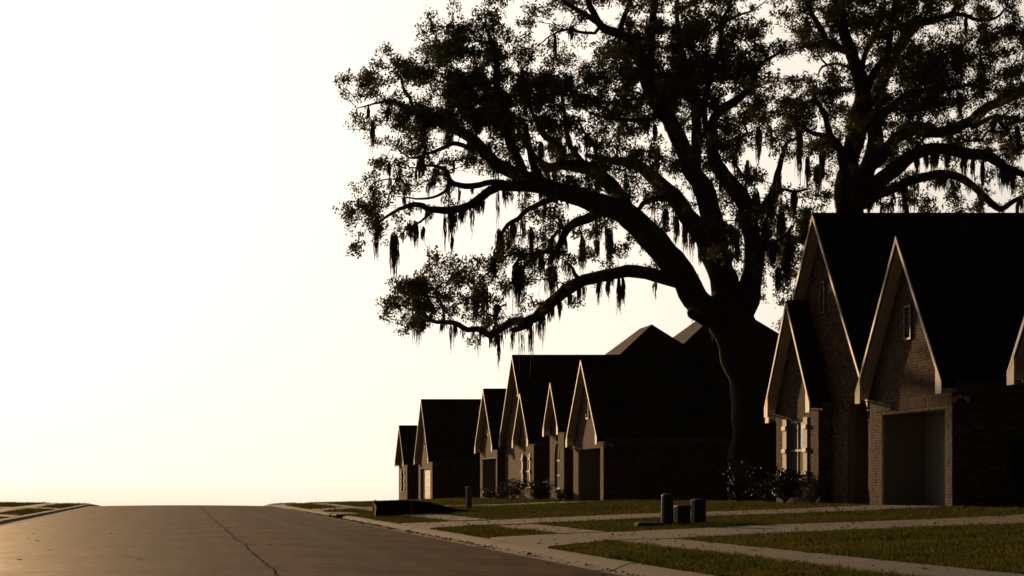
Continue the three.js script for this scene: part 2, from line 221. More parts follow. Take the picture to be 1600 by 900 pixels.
class House {
  constructor(name, label, pad, d0) { this.d0 = d0; this.g = group(name, label, 'house', 'brick houses along the street', 16.9, pad, -d0); this.seed = Math.round(d0); }
  add(name, geo, mat, parent = this.g, stuff) { geo.translate(-16.9, 0, this.d0); const m = mesh(name, geo, mat, parent); if (stuff) m.userData.kind = 'stuff'; return m; }
  // gabled wing whose front faces the street. roof outline dn..df at eave height he, peak hp
  wing(o) {
    const { xf, xb, dn, df, he, hp, oh = 0.29, os = 0.22, t = 0.17, holes = [], near = true, far = true, trim = trimMat, vent, soldier } = o;
    const dm = (dn + df) / 2, m = (hp - he) / (dm - dn), d0 = dn + os, d1 = df - os, wt = (d) => hp - Math.abs(d - dm) * m - t - 0.03, nm = (n) => n;
    // walls
    const outline = [[d0, -0.3], [d1, -0.3], [d1, wt(d1)], [dm, wt(dm)], [d0, wt(d0)]];
    this.add('front_wall', extr(outline, holes.map(h => h.poly), xf, xf + 0.2), mortarMat);
    const r = rng(this.seed++), solid = (y0, y1) => { const y = y1, w = Math.min(d1 - dm, (wt(dm) - y) / m), a = dm - w, b = dm + w; if (w <= 0.05) return []; let out = [[a, b]]; const hs = []; for (const h of holes) { const s = h.span((y0 + y1) / 2); if (s) hs.push(s); } if (soldier) for (const sd of soldier) if (y1 > sd.y0 && y0 < sd.y1) hs.push([sd.d0, sd.d1]); return hs.length ? cut(out[0], hs) : out; };
    const bg = brickGeo(wt(dm), solid, (a, b, y0, y1, add, q) => { const p = 0.008 + q() * 0.005; add(xf - p, xf + 0.01, y0, y1, a, b, ['nx', 'pz', 'nz', 'py', 'ny']); }, this.seed++);
    if (soldier) { // upright bricks over the opening
      const sg = brickGeo(-1, () => [], () => { }, this.seed++); const acc = [bg.g];
      const tmp = brickGeo(0.01, (y) => y < -0.18 ? [[0, 1]] : [], (a, b, y0, y1, add, q) => { if (a > 0.01) return; for (const sd of soldier) for (let s = sd.d0; s < sd.d1 - 0.03; s += 0.0677) { const p = 0.012 + q() * 0.005; add(xf - p, xf + 0.01, sd.y0 + 0.005, sd.y1 - 0.005, s + 0.005, Math.min(s + 0.0627, sd.d1), ['nx', 'pz', 'nz', 'py', 'ny']); } }, this.seed++);
      acc.push(tmp.g); this.add('brick_facing', mergeGeometries(acc), brickMat, this.g, true);
    } else this.add('brick_facing', bg.g, brickMat, this.g, true);
    const top = he - t - 0.03;
    if (near) {
      this.add('side_wall', boxG(xf + 0.2, xb, -0.3, top, d0 + 0.003, d0 + 0.2), mortarMat);
      const x1 = Math.min(xb, o.brickTo ?? xb), sb = brickGeo(top, () => [[xf, x1]], (a, b, y0, y1, add, q) => { const p = 0.008 + q() * 0.005; add(a, b, y0, Math.min(y1, top), d0 - p, d0 + 0.01, ['pz', 'nx', 'px', 'py', 'ny']); }, this.seed++); this.add('brick_facing', sb.g, brickMat, this.g, true);
      if (o.nearHoles) for (const f of o.nearHoles) f(this);
    }
    if (far) this.add('side_wall', boxG(xf + 0.2, xb, -0.3, top, d1 - 0.2, d1 - 0.003), mortarMat);
    this.add('back_wall', extr([[d0 + 0.21, -0.3], [d1 - 0.21, -0.3], [d1 - 0.21, wt(d1 - 0.21)], [dm, wt(dm)], [d0 + 0.21, wt(d0 + 0.21)]], [], xb - 0.2, xb - 0.003), mortarMat);
    // roof
    const xo = xf - oh, hy = (d) => hp - Math.abs(d - dm) * m;
    const slope = (da, db) => { const a = V(xo, hy(da), -da), b = V(xb + 0.2, hy(da), -da), c = V(xb + 0.2, hy(db), -db), e = V(xo, hy(db), -db); return da < db ? slabGeo([a, b, c, e], t) : slabGeo([b, a, e, c], t); };
    this.add('roof_slope', slope(dn, dm), shingleMat); this.add('roof_slope', slope(df, dm), shingleMat);
    this.add('ridge_cap', extr([[dm - 0.14, hp - 0.14 * m + 0.015], [dm, hp + 0.02], [dm + 0.14, hp - 0.14 * m + 0.015], [dm + 0.14, hp - 0.14 * m - 0.01], [dm, hp - 0.01], [dm - 0.14, hp - 0.14 * m - 0.01]], [], xo + 0.01, xb + 0.21), shingleMat);
    const soff = (da, db) => { const y = (d) => hy(d) - t - 0.003, a = V(xo + 0.02, y(da), -da), b = V(xf - 0.002, y(da), -da), c = V(xf - 0.002, y(db), -db), e = V(xo + 0.02, y(db), -db); return da < db ? slabGeo([a, b, c, e], 0.018) : slabGeo([b, a, e, c], 0.018); };
    this.add('soffit', soff(dn + 0.02, dm), soffitMat); this.add('soffit', soff(df - 0.02, dm), soffitMat);
    const bw = 0.16; // rake boards and boxed eave ends
    this.add('rake_board', extr([[dn, he - 0.012], [dm - 0.002, hp - 0.012], [dm - 0.002, hp - bw], [dn, he - bw]], [], xo - 0.03, xo - 0.002), trim);
    this.add('rake_board', extr([[dm + 0.002, hp - 0.012], [df, he - 0.012], [df, he - bw], [dm + 0.002, hp - bw]], [], xo - 0.03, xo - 0.002), trim);
    const er = Math.min(0.42, (dm - dn) * 0.3);
    if (near) this.add('eave_return', extr([[dn, he - bw], [dn + er, he - bw + er * m], [dn + er, he - bw - 0.12], [dn, he - bw - 0.12]], [], xo - 0.028, xo + 0.012), trim);
    this.add('eave_return', extr([[df, he - bw], [df, he - bw - 0.12], [df - er, he - bw - 0.12], [df - er, he - bw + er * m]], [], xo - 0.028, xo + 0.012), trim);
    this.add('fascia', boxG(xf + 0.005, xb + 0.2, he - t - 0.06, he - 0.02, dn - 0.022, dn - 0.001), shadedTrimMat); this.add('fascia', boxG(xf + 0.005, xb + 0.2, he - t - 0.06, he - 0.02, df + 0.001, df + 0.022), shadedTrimMat);
    this.add('eave_soffit', boxG(xo + 0.014, xb + 0.1, he - t - 0.065, he - t - 0.045, dn, d0 - 0.015), soffitMat); this.add('eave_soffit', boxG(xo + 0.014, xb + 0.1, he - t - 0.065, he - t - 0.045, d1 + 0.015, df), soffitMat);
    if (vent) { const [w, y0, y1] = vent, v = this.add('gable_vent', extr([[dm - w / 2, y0], [dm + w / 2, y0], [dm + w / 2, y1], [dm - w / 2, y1]], [[[dm - w / 2 + 0.05, y0 + 0.05], [dm + w / 2 - 0.05, y0 + 0.05], [dm + w / 2 - 0.05, y1 - 0.05], [dm - w / 2 + 0.05, y1 - 0.05]]], xf - 0.05, xf + 0.06), darkWood); for (let y = y0 + 0.08; y < y1 - 0.08; y += 0.085) { const s = boxG(-0.05, 0.05, -0.006, 0.006, -w / 2 + 0.052, w / 2 - 0.052); s.rotateZ(0.7); s.translate(xf + 0.01, y, -dm); this.add('slat', s, slatMat, v); } this.add('backing', boxG(xf + 0.055, xf + 0.07, y0 + 0.04, y1 - 0.04, dm - w / 2 + 0.04, dm + w / 2 - 0.04), darkWood, v); }
    return this;
  }
  garage(xf, d0, d1, h, mat = doorMat, deep = 1.05) {
    this.add('garage_trim', boxG(xf + 0.006, xf + deep, h - 0.04, h + 0.004, d0 + 0.05, d1 - 0.05), jambMat);
    this.add('garage_jamb', boxG(xf + 0.004, xf + deep, 0, h - 0.057, d1 - 0.07, d1 + 0.004), jambMat); this.add('garage_jamb', boxG(xf + 0.004, xf + deep, 0, h - 0.057, d0 - 0.004, d0 + 0.05), jambMat);
    const x = xf + deep - 0.06, door = this.add('garage_door', boxG(x, x + 0.05, 0.0, h - 0.06, d0 + 0.052, d1 - 0.072), mat), rows = 4, cols = Math.max(4, Math.round((d1 - d0) / 0.62));
    const w = (d1 - d0 - 0.124) / cols, ph = (h - 0.06) / rows;
    for (let i = 0; i < cols; i++) for (let j = 0; j < rows; j++) this.add('panel', boxG(x - 0.016, x - 0.001, j * ph + 0.06, (j + 1) * ph - 0.06, d0 + 0.052 + i * w + 0.06, d0 + 0.052 + (i + 1) * w - 0.06), mat, door);
    this.add('garage_floor', boxG(xf - 0.05, xf + deep + 0.1, -0.12, 0.0, d0 + 0.01, d1 - 0.01), concreteMats[1]);
  }
  window(xf, d0, d1, y0, y1, { shutters = true, arch = false, cols = 2, frame = frameMat } = {}) {
    const x = xf + 0.07, w = this.add('window', extr(archPoly(d0, d1, y0, y1, arch), [archPoly(d0 + 0.06, d1 - 0.06, y0 + 0.06, y1 - 0.06, arch)], x - 0.03, x + 0.05), frame);
    const ym = arch ? y0 + (y1 - y0) * 0.62 : (y0 + y1) / 2;
    this.add('rail', boxG(x - 0.025, x + 0.04, ym - 0.03, ym + 0.03, d0 + 0.055, d1 - 0.055), frame, w);
    if (arch) this.add('rail', boxG(x - 0.025, x + 0.04, y0 + (y1 - y0) * 0.3 - 0.025, y0 + (y1 - y0) * 0.3 + 0.025, d0 + 0.055, d1 - 0.055), frame, w);
    for (let i = 1; i < cols; i++) { const c = d0 + (d1 - d0) * i / cols; this.add('mullion', boxG(x - 0.028, x + 0.045, y0 + 0.055, ym - 0.032, c - 0.035, c + 0.035), frame, w); this.add('mullion', boxG(x - 0.028, x + 0.045, ym + 0.032, y1 - 0.055, c - 0.035, c + 0.035), frame, w); }
    this.add('pane', extr(archPoly(d0 + 0.05, d1 - 0.05, y0 + 0.05, y1 - 0.05, arch), [], x + 0.012, x + 0.018), glassMat, w);
    for (let i = 0; i < cols; i++) { const a = d0 + (d1 - d0) * i / cols, b = d0 + (d1 - d0) * (i + 1) / cols; this.add('insect_screen', boxG(x - 0.006, x - 0.002, y0 + 0.055, i ? y1 - 0.055 : ym - 0.03, a + 0.04, b - 0.04), screenMat, w); }
    this.add('sill', boxG(xf - 0.06, xf + 0.06, y0 - 0.09, y0 - 0.004, d0 - 0.08, d1 + 0.08), mortarMat, w);
    if (shutters) for (const [a, b] of [[d0 - 0.46, d0 - 0.03], [d1 + 0.03, d1 + 0.46]]) {
      const s = this.add('shutter', boxG(xf - 0.045, xf - 0.016, y0 - 0.05, y1 + 0.06, a + 0.145, b - 0.145), shutterMat);
      for (const [p, q] of [[a, a + 0.14], [b - 0.14, b]]) this.add('board', boxG(xf - 0.046, xf - 0.016, y0 - 0.05, y1 + 0.06, p, q), shutterMat, s);
      for (const f of [0.12, 0.5, 0.88]) { const y = y0 + (y1 - y0) * f; this.add('batten', boxG(xf - 0.085, xf - 0.048, y - 0.055, y + 0.055, a, b), trimMat, s); }
    }
    return w;
  }
  hip(name, x0, x1, d0, d1, he, ridge) { // ridge: [[x,d],[x,d]] at height hp
    const { a, b, hp } = ridge, A = V(x0, he, -d0), B = V(x1, he, -d0), C = V(x1, he, -d1), D = V(x0, he, -d1), p = V(a[0], hp, -a[1]), q = V(b[0], hp, -b[1]);
    const face = (...vs) => { const pos = [], uv = [], e = vs[1].clone().sub(vs[0]).normalize(), n = e.clone().cross(vs[2].clone().sub(vs[0])).normalize(), f = n.clone().cross(e); for (let i = 1; i < vs.length - 1; i++) for (const v of [vs[0], vs[i], vs[i + 1]]) { pos.push(v.x, v.y, v.z); const w = v.clone().sub(vs[0]); uv.push(w.dot(e), w.dot(f)); } const g = new THREE.BufferGeometry(); g.setAttribute('position', new THREE.Float32BufferAttribute(pos, 3)); g.setAttribute('uv', new THREE.Float32BufferAttribute(uv, 2)); g.computeVertexNormals(); return g; };
    const base = face(A.clone().setY(he - 0.02), D.clone().setY(he - 0.02), C.clone().setY(he - 0.02), B.clone().setY(he - 0.02));
    const alongZ = Math.abs(a[0] - b[0]) < 0.01;
    const faces = alongZ ? [face(A, B, p), face(B, C, q, p), face(C, D, q), face(D, A, p, q)] : [face(A, B, q, p), face(B, C, q), face(C, D, p, q), face(D, A, p)];
    for (const f of faces) this.add(name, f, shingleMat); this.add('roof_base', base, soffitMat);
    this.add('fascia', boxG(x0, x1, he - 0.2, he - 0.022, d0, d0 + 0.03), shadedTrimMat);
  }
  floodlight(x, y, d) {
    const b = this.add('floodlight', boxG(x - 0.05, x + 0.05, y - 0.03, y + 0.03, d - 0.05, d - 0.012), whiteMat);
    for (const s of [-1, 1]) { const g = new THREE.LatheGeometry([[0.001, 0], [0.03, 0.005], [0.045, 0.06], [0.07, 0.13], [0.062, 0.13], [0.04, 0.07], [0.001, 0.06]].map(p => new THREE.Vector2(...p)), 14); g.rotateX(1.9); g.rotateY(s * 0.7); g.translate(x + s * 0.08, y - 0.03, -d + 0.08); this.add('lamp_head', g, whiteMat, b); }
  }
}
function archPoly(d0, d1, y0, y1, arch) { const p = [[d0, y0], [d1, y0]]; if (!arch) { p.push([d1, y1], [d0, y1]); return p; } const w = (d1 - d0) / 2, ys = y1 - w * arch, c = (d0 + d1) / 2; for (let k = 0; k <= 12; k++) { const a = k / 12 * Math.PI; p.push([c + Math.cos(a) * w, ys + Math.sin(a) * w * arch]); } return p; }
const opening = (d0, d1, y0, y1, arch = 0) => ({ poly: archPoly(d0, d1, y0, y1, arch), span: (y) => { if (y < y0 || y > y1) return null; if (!arch) return [d0, d1]; const w = (d1 - d0) / 2, ys = y1 - w * arch, c = (d0 + d1) / 2; if (y <= ys) return [d0, d1]; const s = Math.sqrt(Math.max(0, 1 - ((y - ys) / (w * arch)) ** 2)) * w; return [c - s, c + s]; } });

// the shuttered house beside the oaks
{
  const h = new House('brick_house', 'brick house with cream board shutters and steep front gables, oaks rising behind its roof', CY - 0.42, 53.2), pad = 0.42;
  h.wing({ xf: 16.95, xb: 31, dn: 53.0, df: 59.75, he: 2.335 + pad, hp: 5.845 + pad, holes: [opening(53.68, 58.5, -0.02, 2.2)], vent: [0.5, 3.85, 4.65], soldier: [{ d0: 53.3, d1: 58.95, y0: 2.24, y1: 2.47 }] });
  h.garage(16.95, 53.68, 58.5, 2.2);
  h.wing({ xf: 17.45, xb: 20.5, dn: 66.0, df: 71.1, he: 2.33 + pad, hp: 5.28 + pad, holes: [opening(67.75, 69.55, 0.62, 2.32)], soldier: [{ d0: 67.6, d1: 69.7, y0: 2.36, y1: 2.57 }] });
  h.window(17.45, 67.75, 69.55, 0.62, 2.32);
  h.wing({ xf: 17.75, xb: 31, dn: 61.5, df: 72.2, he: 2.61, hp: 7.96, near: false, holes: [opening(62.5, 64.4, -0.02, 2.85, 0.8)], vent: [0.45, 5.2, 6.1] });
  // entry porch behind the arch
  h.add('porch_floor', boxG(17.6, 19.6, -0.15, 0.0, 62.2, 64.7), concreteMats[0]);
  h.add('porch_wall', boxG(17.96, 19.6, 0.0, 3.0, 64.55, 64.65), mortarMat); h.add('porch_wall', boxG(17.96, 19.6, 0.0, 3.0, 62.25, 62.35), mortarMat); h.add('porch_ceiling', boxG(17.96, 19.6, 3.0, 3.05, 62.25, 64.65), soffitMat); h.add('porch_wall', boxG(19.6, 19.7, 0.0, 3.0, 62.25, 64.65), mortarMat);
  const fd = h.add('front_door', boxG(19.52, 19.58, 0.02, 2.15, 63.0, 63.95), darkWood); for (const y of [0.25, 1.15]) h.add('panel', boxG(19.5, 19.518, y, y + 0.7, 63.12, 63.83), darkWood, fd);
  h.add('link_wall', boxG(17.9, 30.8, -0.3, 2.55, 59.55, 61.7), mortarMat); h.add('link_roof', boxG(17.6, 31, 2.56, 2.72, 59.4, 61.9), shingleMat);
  h.floodlight(17.08, 2.42, 53.2);
  // downspout with a splash spout in the corner by the porch
  h.add('downspout', boxG(16.98, 17.06, 0.15, 2.5, 59.57, 59.65), shadedTrimMat);
  const sp = boxG(-0.04, 0.04, -0.03, 0.03, -0.3, 0.3); sp.rotateX(-0.35); sp.translate(17.38, 0.12, -65.8); h.add('splash_spout', sp, whiteMat);
}
// the neighbour towards the camera, mostly out of the frame
{
  const h = new House('brick_house', 'brick house whose gable edge stands nearest, before the long dark garage wall', CY - 0.42, 42.3), pad = 0.42;
  h.wing({ xf: 16.95, xb: 31, dn: 42.06, df: 48.81, he: 2.335 + pad, hp: 5.845 + pad, holes: [opening(42.9, 47.75, -0.02, 2.2)], vent: [0.5, 3.85, 4.65], brickTo: 20 });
  h.garage(16.95, 42.9, 47.75, 2.2);
}
// the house with the arched window
{
  const pad = 0.56, h = new House('brick_house', 'brick house with tall arched window between garage and shuttered window', CY - pad, 96.8);
  h.wing({ xf: 16.95, xb: 30, dn: 96.6, df: 104.4, he: 2.007 + pad, hp: 5.305 + pad, holes: [opening(97.55, 102.9, -0.02, 2.2)], vent: [0.6, 3.4, 4.3], soldier: [{ d0: 97.2, d1: 103.3, y0: 2.24, y1: 2.47 }] });
  h.garage(16.95, 97.55, 102.9, 2.2);
  h.wing({ xf: 16.95, xb: 20, dn: 106.5, df: 111, he: 2.6 + pad, hp: 4.73 + pad, holes: [opening(107.9, 109.4, 0.5, 2.55, 1)] });
  h.window(16.95, 107.9, 109.4, 0.5, 2.55, { shutters: false, arch: 1 });
  h.wing({ xf: 16.95, xb: 20, dn: 115.6, df: 121.2, he: 2.25 + pad, hp: 4.62 + pad, holes: [opening(117.2, 119.2, 0.55, 2.15)] });
  h.window(16.95, 117.2, 119.2, 0.55, 2.15);
  h.wing({ xf: 17.25, xb: 30, dn: 118.4, df: 128.4, he: 2.99, hp: 7.29, near: false, vent: [0.5, 5.2, 6.0] });
  h.add('body_wall', boxG(18.6, 29.8, -0.3, 2.6, 104, 119), mortarMat);
  h.hip('roof_slope', 18.2, 30.1, 103.6, 119.2, 2.62, { a: [25, 111.4], b: [27, 111.4], hp: 6.3 });
  h.floodlight(17.1, 2.3, 96.8); h.floodlight(16.98, 2.3, 104.25);
  const mb = h.add('electric_meter', boxG(23.05, 23.4, 1.05, 1.65, 96.62, 96.79), std({ color: lin(0.2, 0.2, 0.2), roughness: 0.5 })); const dial = new THREE.CylinderGeometry(0.09, 0.09, 0.06, 18); dial.rotateX(Math.PI / 2); dial.translate(23.22, 1.45, -96.59); h.add('dial', dial, glassMat, mb); h.add('conduit', boxG(23.2, 23.25, -0.2, 1.05, 96.72, 96.77), whiteMat, mb);
}
// the house with twin hips
{
  const pad = 0.53, h = new House('brick_house', 'brick house with two tall hipped roofs and one gabled garage wing', CY - pad, 129);
  h.wing({ xf: 16.95, xb: 22, dn: 128.8, df: 136.5, he: 2.19 + pad, hp: 5.39 + pad, holes: [opening(129.6, 135.3, -0.02, 2.15)], vent: [0.6, 3.4, 4.3], soldier: [{ d0: 129.3, d1: 135.7, y0: 2.19, y1: 2.42 }] });
  h.garage(16.95, 129.6, 135.3, 2.15);
  h.add('body_wall', boxG(19.6, 38, -0.3, 3.1, 130, 147.5), mortarMat);
  h.hip('roof_slope', 18.7, 34.7, 129.0, 148.5, 3.2, { a: [26.7, 137], b: [26.7, 140.5], hp: 9.2 + pad });
  h.hip('roof_slope', 21.6, 41.2, 129.3, 152, 3.22, { a: [31.4, 139], b: [31.4, 142], hp: 10.57 + pad });
}
// the far house
{
  const pad = 0.8, h = new House('brick_house', 'farthest brick house with broad garage gable and pale garage door', CY - pad, 162);
  h.wing({ xf: 16.95, xb: 30, dn: 161.7, df: 171.5, he: 1.895 + pad, hp: 6.05 + pad, holes: [opening(163.3, 169.8, -0.02, 2.15)], vent: [0.7, 3.6, 4.6], brickTo: 23 });
  h.garage(16.95, 163.3, 169.8, 2.15, whiteMat, 0.24);
  h.wing({ xf: 16.95, xb: 24, dn: 179.5, df: 186.8, he: 1.855 + pad, hp: 4.68 + pad, holes: [opening(182, 184, 0.5, 2.1)], brickTo: 20 });
  h.window(16.95, 182, 184, 0.5, 2.1);
  h.add('body_wall', boxG(19.5, 29.6, -0.3, 2.6, 171, 186), mortarMat); h.hip('roof_slope', 19, 30.2, 170, 187, 2.62, { a: [24, 178.5], b: [26, 178.5], hp: 6.0 });
  h.floodlight(17.1, 2.35, 161.9);
}

// ------------------------------------------------------------------ live oaks
function tube(pts, rads, sides, close = true, wob = 0, seed = 1) {
  const pos = [], nor = [], uv = [], idx = [], n = pts.length, r = rng(seed); let N = null, len = 0;
  const ph = Array.from({ length: 6 }, () => r() * 6.28);
  for (let i = 0; i < n; i++) {
    const T = pts[Math.min(n - 1, i + 1)].clone().sub(pts[Math.max(0, i - 1)]).normalize();
    if (!N) { N = Math.abs(T.y) < 0.9 ? V(0, 1, 0) : V(1, 0, 0); } N = N.clone().addScaledVector(T, -N.dot(T)).normalize(); const B = T.clone().cross(N); if (i) len += pts[i].distanceTo(pts[i - 1]);
    for (let k = 0; k <= sides; k++) { const a = k / sides * 2 * Math.PI, w = wob ? 1 + wob * (Math.sin(a * 2 + ph[0] + len * 1.3) * 0.5 + Math.sin(a * 3 + ph[1] - len * 2.1) * 0.35 + Math.sin(a + ph[2] + len * 3.7) * 0.4 + Math.sin(len * 5.3 + ph[3]) * 0.3) : 1, c = Math.cos(a), s = Math.sin(a); const dx = N.x * c + B.x * s, dy = N.y * c + B.y * s, dz = N.z * c + B.z * s; pos.push(pts[i].x + dx * rads[i] * w, pts[i].y + dy * rads[i] * w, pts[i].z + dz * rads[i] * w); nor.push(dx, dy, dz); uv.push(k / sides * Math.max(1, Math.round(rads[0] * 6)), len * 0.8); }
  }
  const m = sides + 1; for (let i = 0; i < n - 1; i++) for (let k = 0; k < sides; k++) { const a = i * m + k; idx.push(a, a + 1, a + m + 1, a, a + m + 1, a + m); }
  if (close) { const c = pos.length / 3, e = pts[n - 1], T = e.clone().sub(pts[n - 2]).normalize(); pos.push(e.x + T.x * rads[n - 1] * 0.5, e.y + T.y * rads[n - 1] * 0.5, e.z + T.z * rads[n - 1] * 0.5); nor.push(T.x, T.y, T.z); uv.push(0, len * 0.8); for (let k = 0; k < sides; k++) idx.push((n - 1) * m + k, (n - 1) * m + k + 1, c); }
  const g = new THREE.BufferGeometry(); g.setAttribute('position', new THREE.Float32BufferAttribute(pos, 3)); g.setAttribute('normal', new THREE.Float32BufferAttribute(nor, 3)); g.setAttribute('uv', new THREE.Float32BufferAttribute(uv, 2)); g.setIndex(idx); return g;
}
function sprigGeo(seed, n = 9) { // a spray of small leaves
  const r = rng(seed), pos = [], idx = [];
  for (let i = 0; i < n; i++) {
    const dir = V(r() - 0.5, r() - 0.3, r() - 0.5).normalize(), side = V(r() - 0.5, r() - 0.5, r() - 0.5).cross(dir).normalize(), b = V((r() - 0.5) * 0.2, (r() - 0.5) * 0.16, (r() - 0.5) * 0.2), L = 0.07 + r() * 0.05, w = L * 0.24, k = pos.length / 3, up = side.clone().cross(dir).multiplyScalar(w * 0.35);
    for (const [t, s] of [[0, 0], [0.45, 1], [1, 0], [0.45, -1]]) { const p = b.clone().addScaledVector(dir, L * t).addScaledVector(side, w * s); if (s) p.add(up); pos.push(p.x, p.y, p.z); } idx.push(k, k + 1, k + 2, k, k + 2, k + 3);
  }
  const g = new THREE.BufferGeometry(); g.setAttribute('position', new THREE.Float32BufferAttribute(pos, 3)); g.setIndex(idx); g.computeVertexNormals(); return g;
}
const sprigs = [1, 2, 3].map(s => sprigGeo(s * 17));
function mossGeo(p, L, w, seed, n) { // a beard of hanging strands
  const r = rng(seed), out = []; n = n ?? Math.round(10 + w * 50);
  for (let i = 0; i < n; i++) {
    const a = r() * 6.28, q = Math.sqrt(r()) * w / 2, off = V(Math.cos(a) * q, (r() - 0.55) * (0.1 + L * 0.16), Math.sin(a) * q), l = L * (1 - 0.6 * (2 * q / w) * r()) * (0.25 + 0.75 * Math.sqrt(r()) * r() ** 0.3), pts = [], rad = [], m = Math.max(3, Math.ceil(l / 0.16)); let x = 0, z = 0;
    const pull = 0.55 * r(), env = (t) => (0.4 + 0.6 * Math.sin(Math.PI / 2 * Math.min(1, 0.1 + t * 2.6))) * (1 - pull * t);
    for (let k = 0; k <= m; k++) { const t = k / m; x += (r() - 0.5) * 0.05; z += (r() - 0.5) * 0.05; pts.push(V(p.x + off.x * env(t) + x, p.y + off.y - l * t, p.z + off.z * env(t) + z)); rad.push((0.005 + 0.0105 * Math.sin(Math.PI * Math.min(1, 0.18 + t * 0.82))) * (0.6 + r() * 0.7)); }
    out.push(tube(pts, rad, 3, false));
  }
  return mergeGeometries(out);
}
function oak({ label, d, limbs, rows, v0, u0, cell, own, moss, seed, tipScale = 1, base }) {
  const T = group('live_oak', label, 'tree', 'moss-hung live oaks', base[0], ground(base[0], base[1]), -base[1]), org = T.position.clone();
  const r = rng(seed), nx = [], ny = [], nz = [], par = [], rad = [], plen = [], kind = [], kids = [];
  const node = (p, parent, rr, k) => { const i = nx.length; nx.push(p.x); ny.push(p.y); nz.push(p.z); par.push(parent); rad.push(rr); kind.push(k); kids.push(0); plen.push(parent < 0 ? 0 : plen[parent] + Math.hypot(p.x - nx[parent], p.y - ny[parent], p.z - nz[parent])); if (parent >= 0) kids[parent]++; return i; };
  const loc = (g) => g.translate(-org.x, -org.y, -org.z);
  const ferny = [];
  limbs.forEach((L, li) => {
    const ctrl = L.map(([u, v, dd, rr]) => { const p = P(u, v, d + dd); if (v > 700) p.y = Math.max(p.y, -0.2); return p; });
    const curve = new THREE.CatmullRomCurve3(ctrl, false, 'centripetal'), len = curve.getLength(), n = Math.max(4, Math.ceil(len / 0.22)), pts = [], rads = [];
    for (let k = 0; k <= n; k++) { const t = k / n, f = t * (L.length - 1), i = Math.min(L.length - 2, Math.floor(f)); const p = curve.getPoint(t); p.x += (r() - 0.5) * 0.03; p.y += (r() - 0.5) * 0.03; p.z += (r() - 0.5) * 0.03; pts.push(p); rads.push((L[i][3] + (L[i + 1][3] - L[i][3]) * (f - i)) * 0.88); }
    let prev = -1; if (li) { let best = 1e9; for (let i = 0; i < nx.length; i++) { const q = (nx[i] - pts[0].x) ** 2 + (ny[i] - pts[0].y) ** 2 + (nz[i] - pts[0].z) ** 2; if (q < best) { best = q; prev = i; } } const s = V(nx[prev], ny[prev], nz[prev]); if (s.distanceTo(pts[0]) > 0.05) { pts.unshift(s); rads.unshift(Math.min(rads[0] * 1.1, rad[prev])); } }
    pts.forEach((p, i) => { prev = node(p, prev, rads[i], 1); });
    const big = rads[0] > 0.25; mesh(li ? 'limb' : 'trunk', loc(tube(pts, rads, big ? 16 : 9, true, big ? 0.13 : 0.1, seed + li)), barkMat, T);
    if (rads[0] > 0.2 && li) pts.forEach((p, i) => { if (i % 1 === 0 && rads[i] > 0.1) for (let k = 0; k < 3; k++) ferny.push([p.clone().add(V((r() - 0.5) * rads[i], rads[i] * 0.95, (r() - 0.5) * rads[i])), 0.45 + r() * 0.3]); });
  });
  // tips drawn from the crown's density, then joined twig by twig to the nearest branch
  const tips = [], m2 = (cell / F * d) ** 2;
  rows.forEach((row, j) => { for (let i = 0; i < row.length; i++) { const p = +row[i] / 10, u = u0 + i * cell, v = v0 + j * cell, share = own(u + cell / 2); if (!p || !share) continue; const want = Math.pow(-Math.log(1 - Math.min(0.96, p)), 1.3) * 14.5 * m2 * share * tipScale; let n = Math.floor(want) + (r() < want % 1 ? 1 : 0); while (n--) tips.push(P(u + (r() * 1.16 - 0.08) * cell, v + (r() * 1.16 - 0.08) * cell, d + (r() + r() - 1) * 3.6)); } });
  const N = tips.length, bd = new Float32Array(N).fill(1e9), bn = new Int32Array(N).fill(-1), done = new Uint8Array(N);
  const upd = (i0) => { for (let t = 0; t < N; t++) if (!done[t]) { const p = tips[t]; for (let i = i0; i < nx.length; i++) { const q = Math.hypot(p.x - nx[i], p.y - ny[i], (p.z - nz[i])) + 0.12 * plen[i]; if (q < bd[t]) { bd[t] = q; bn[t] = i; } } } };
  upd(0); const ends = [];
  for (let c = 0; c < N; c++) {
    let b = -1, best = 1e9; for (let t = 0; t < N; t++) if (!done[t] && bd[t] < best) { best = bd[t]; b = t; } done[b] = 1;
    const s = bn[b], i0 = nx.length, a = V(nx[s], ny[s], nz[s]), e = tips[b], D = a.distanceTo(e), seg = Math.max(1, Math.ceil(D / 0.28)); let prev = s; const bow = V((r() - 0.5), (r() - 0.2) * 0.9, (r() - 0.5)).multiplyScalar(D * 0.28);
    for (let k = 1; k <= seg; k++) { const t = k / seg, p = a.clone().lerp(e, t).addScaledVector(bow, Math.sin(Math.PI * t)); if (k < seg) p.add(V((r() - 0.5) * 0.1, (r() - 0.5) * 0.1, (r() - 0.5) * 0.1)); prev = node(p, prev, 0, 0); } ends.push(prev); upd(i0);
  }
  // twig thickness from what each one carries
  const M = nx.length, area = new Float64Array(M); for (const e of ends) area[e] += Math.pow(0.008, 2.1);
  for (let i = M - 1; i >= 0; i--) { if (kind[i] === 0) { if (!area[i]) area[i] = Math.pow(0.008, 2.1); rad[i] = Math.pow(area[i], 1 / 2.1); if (kind[par[i]] === 0) area[par[i]] += area[i]; } }
  const ch = Array.from({ length: M }, () => []); for (let i = 0; i < M; i++) if (par[i] >= 0 && kind[i] === 0) ch[par[i]].push(i);
  const geos = [], P3 = (i) => V(nx[i], ny[i], nz[i]);
  const start = []; for (let i = 0; i < M; i++) if (kind[i] === 1) for (const c of ch[i]) start.push([i, c]);
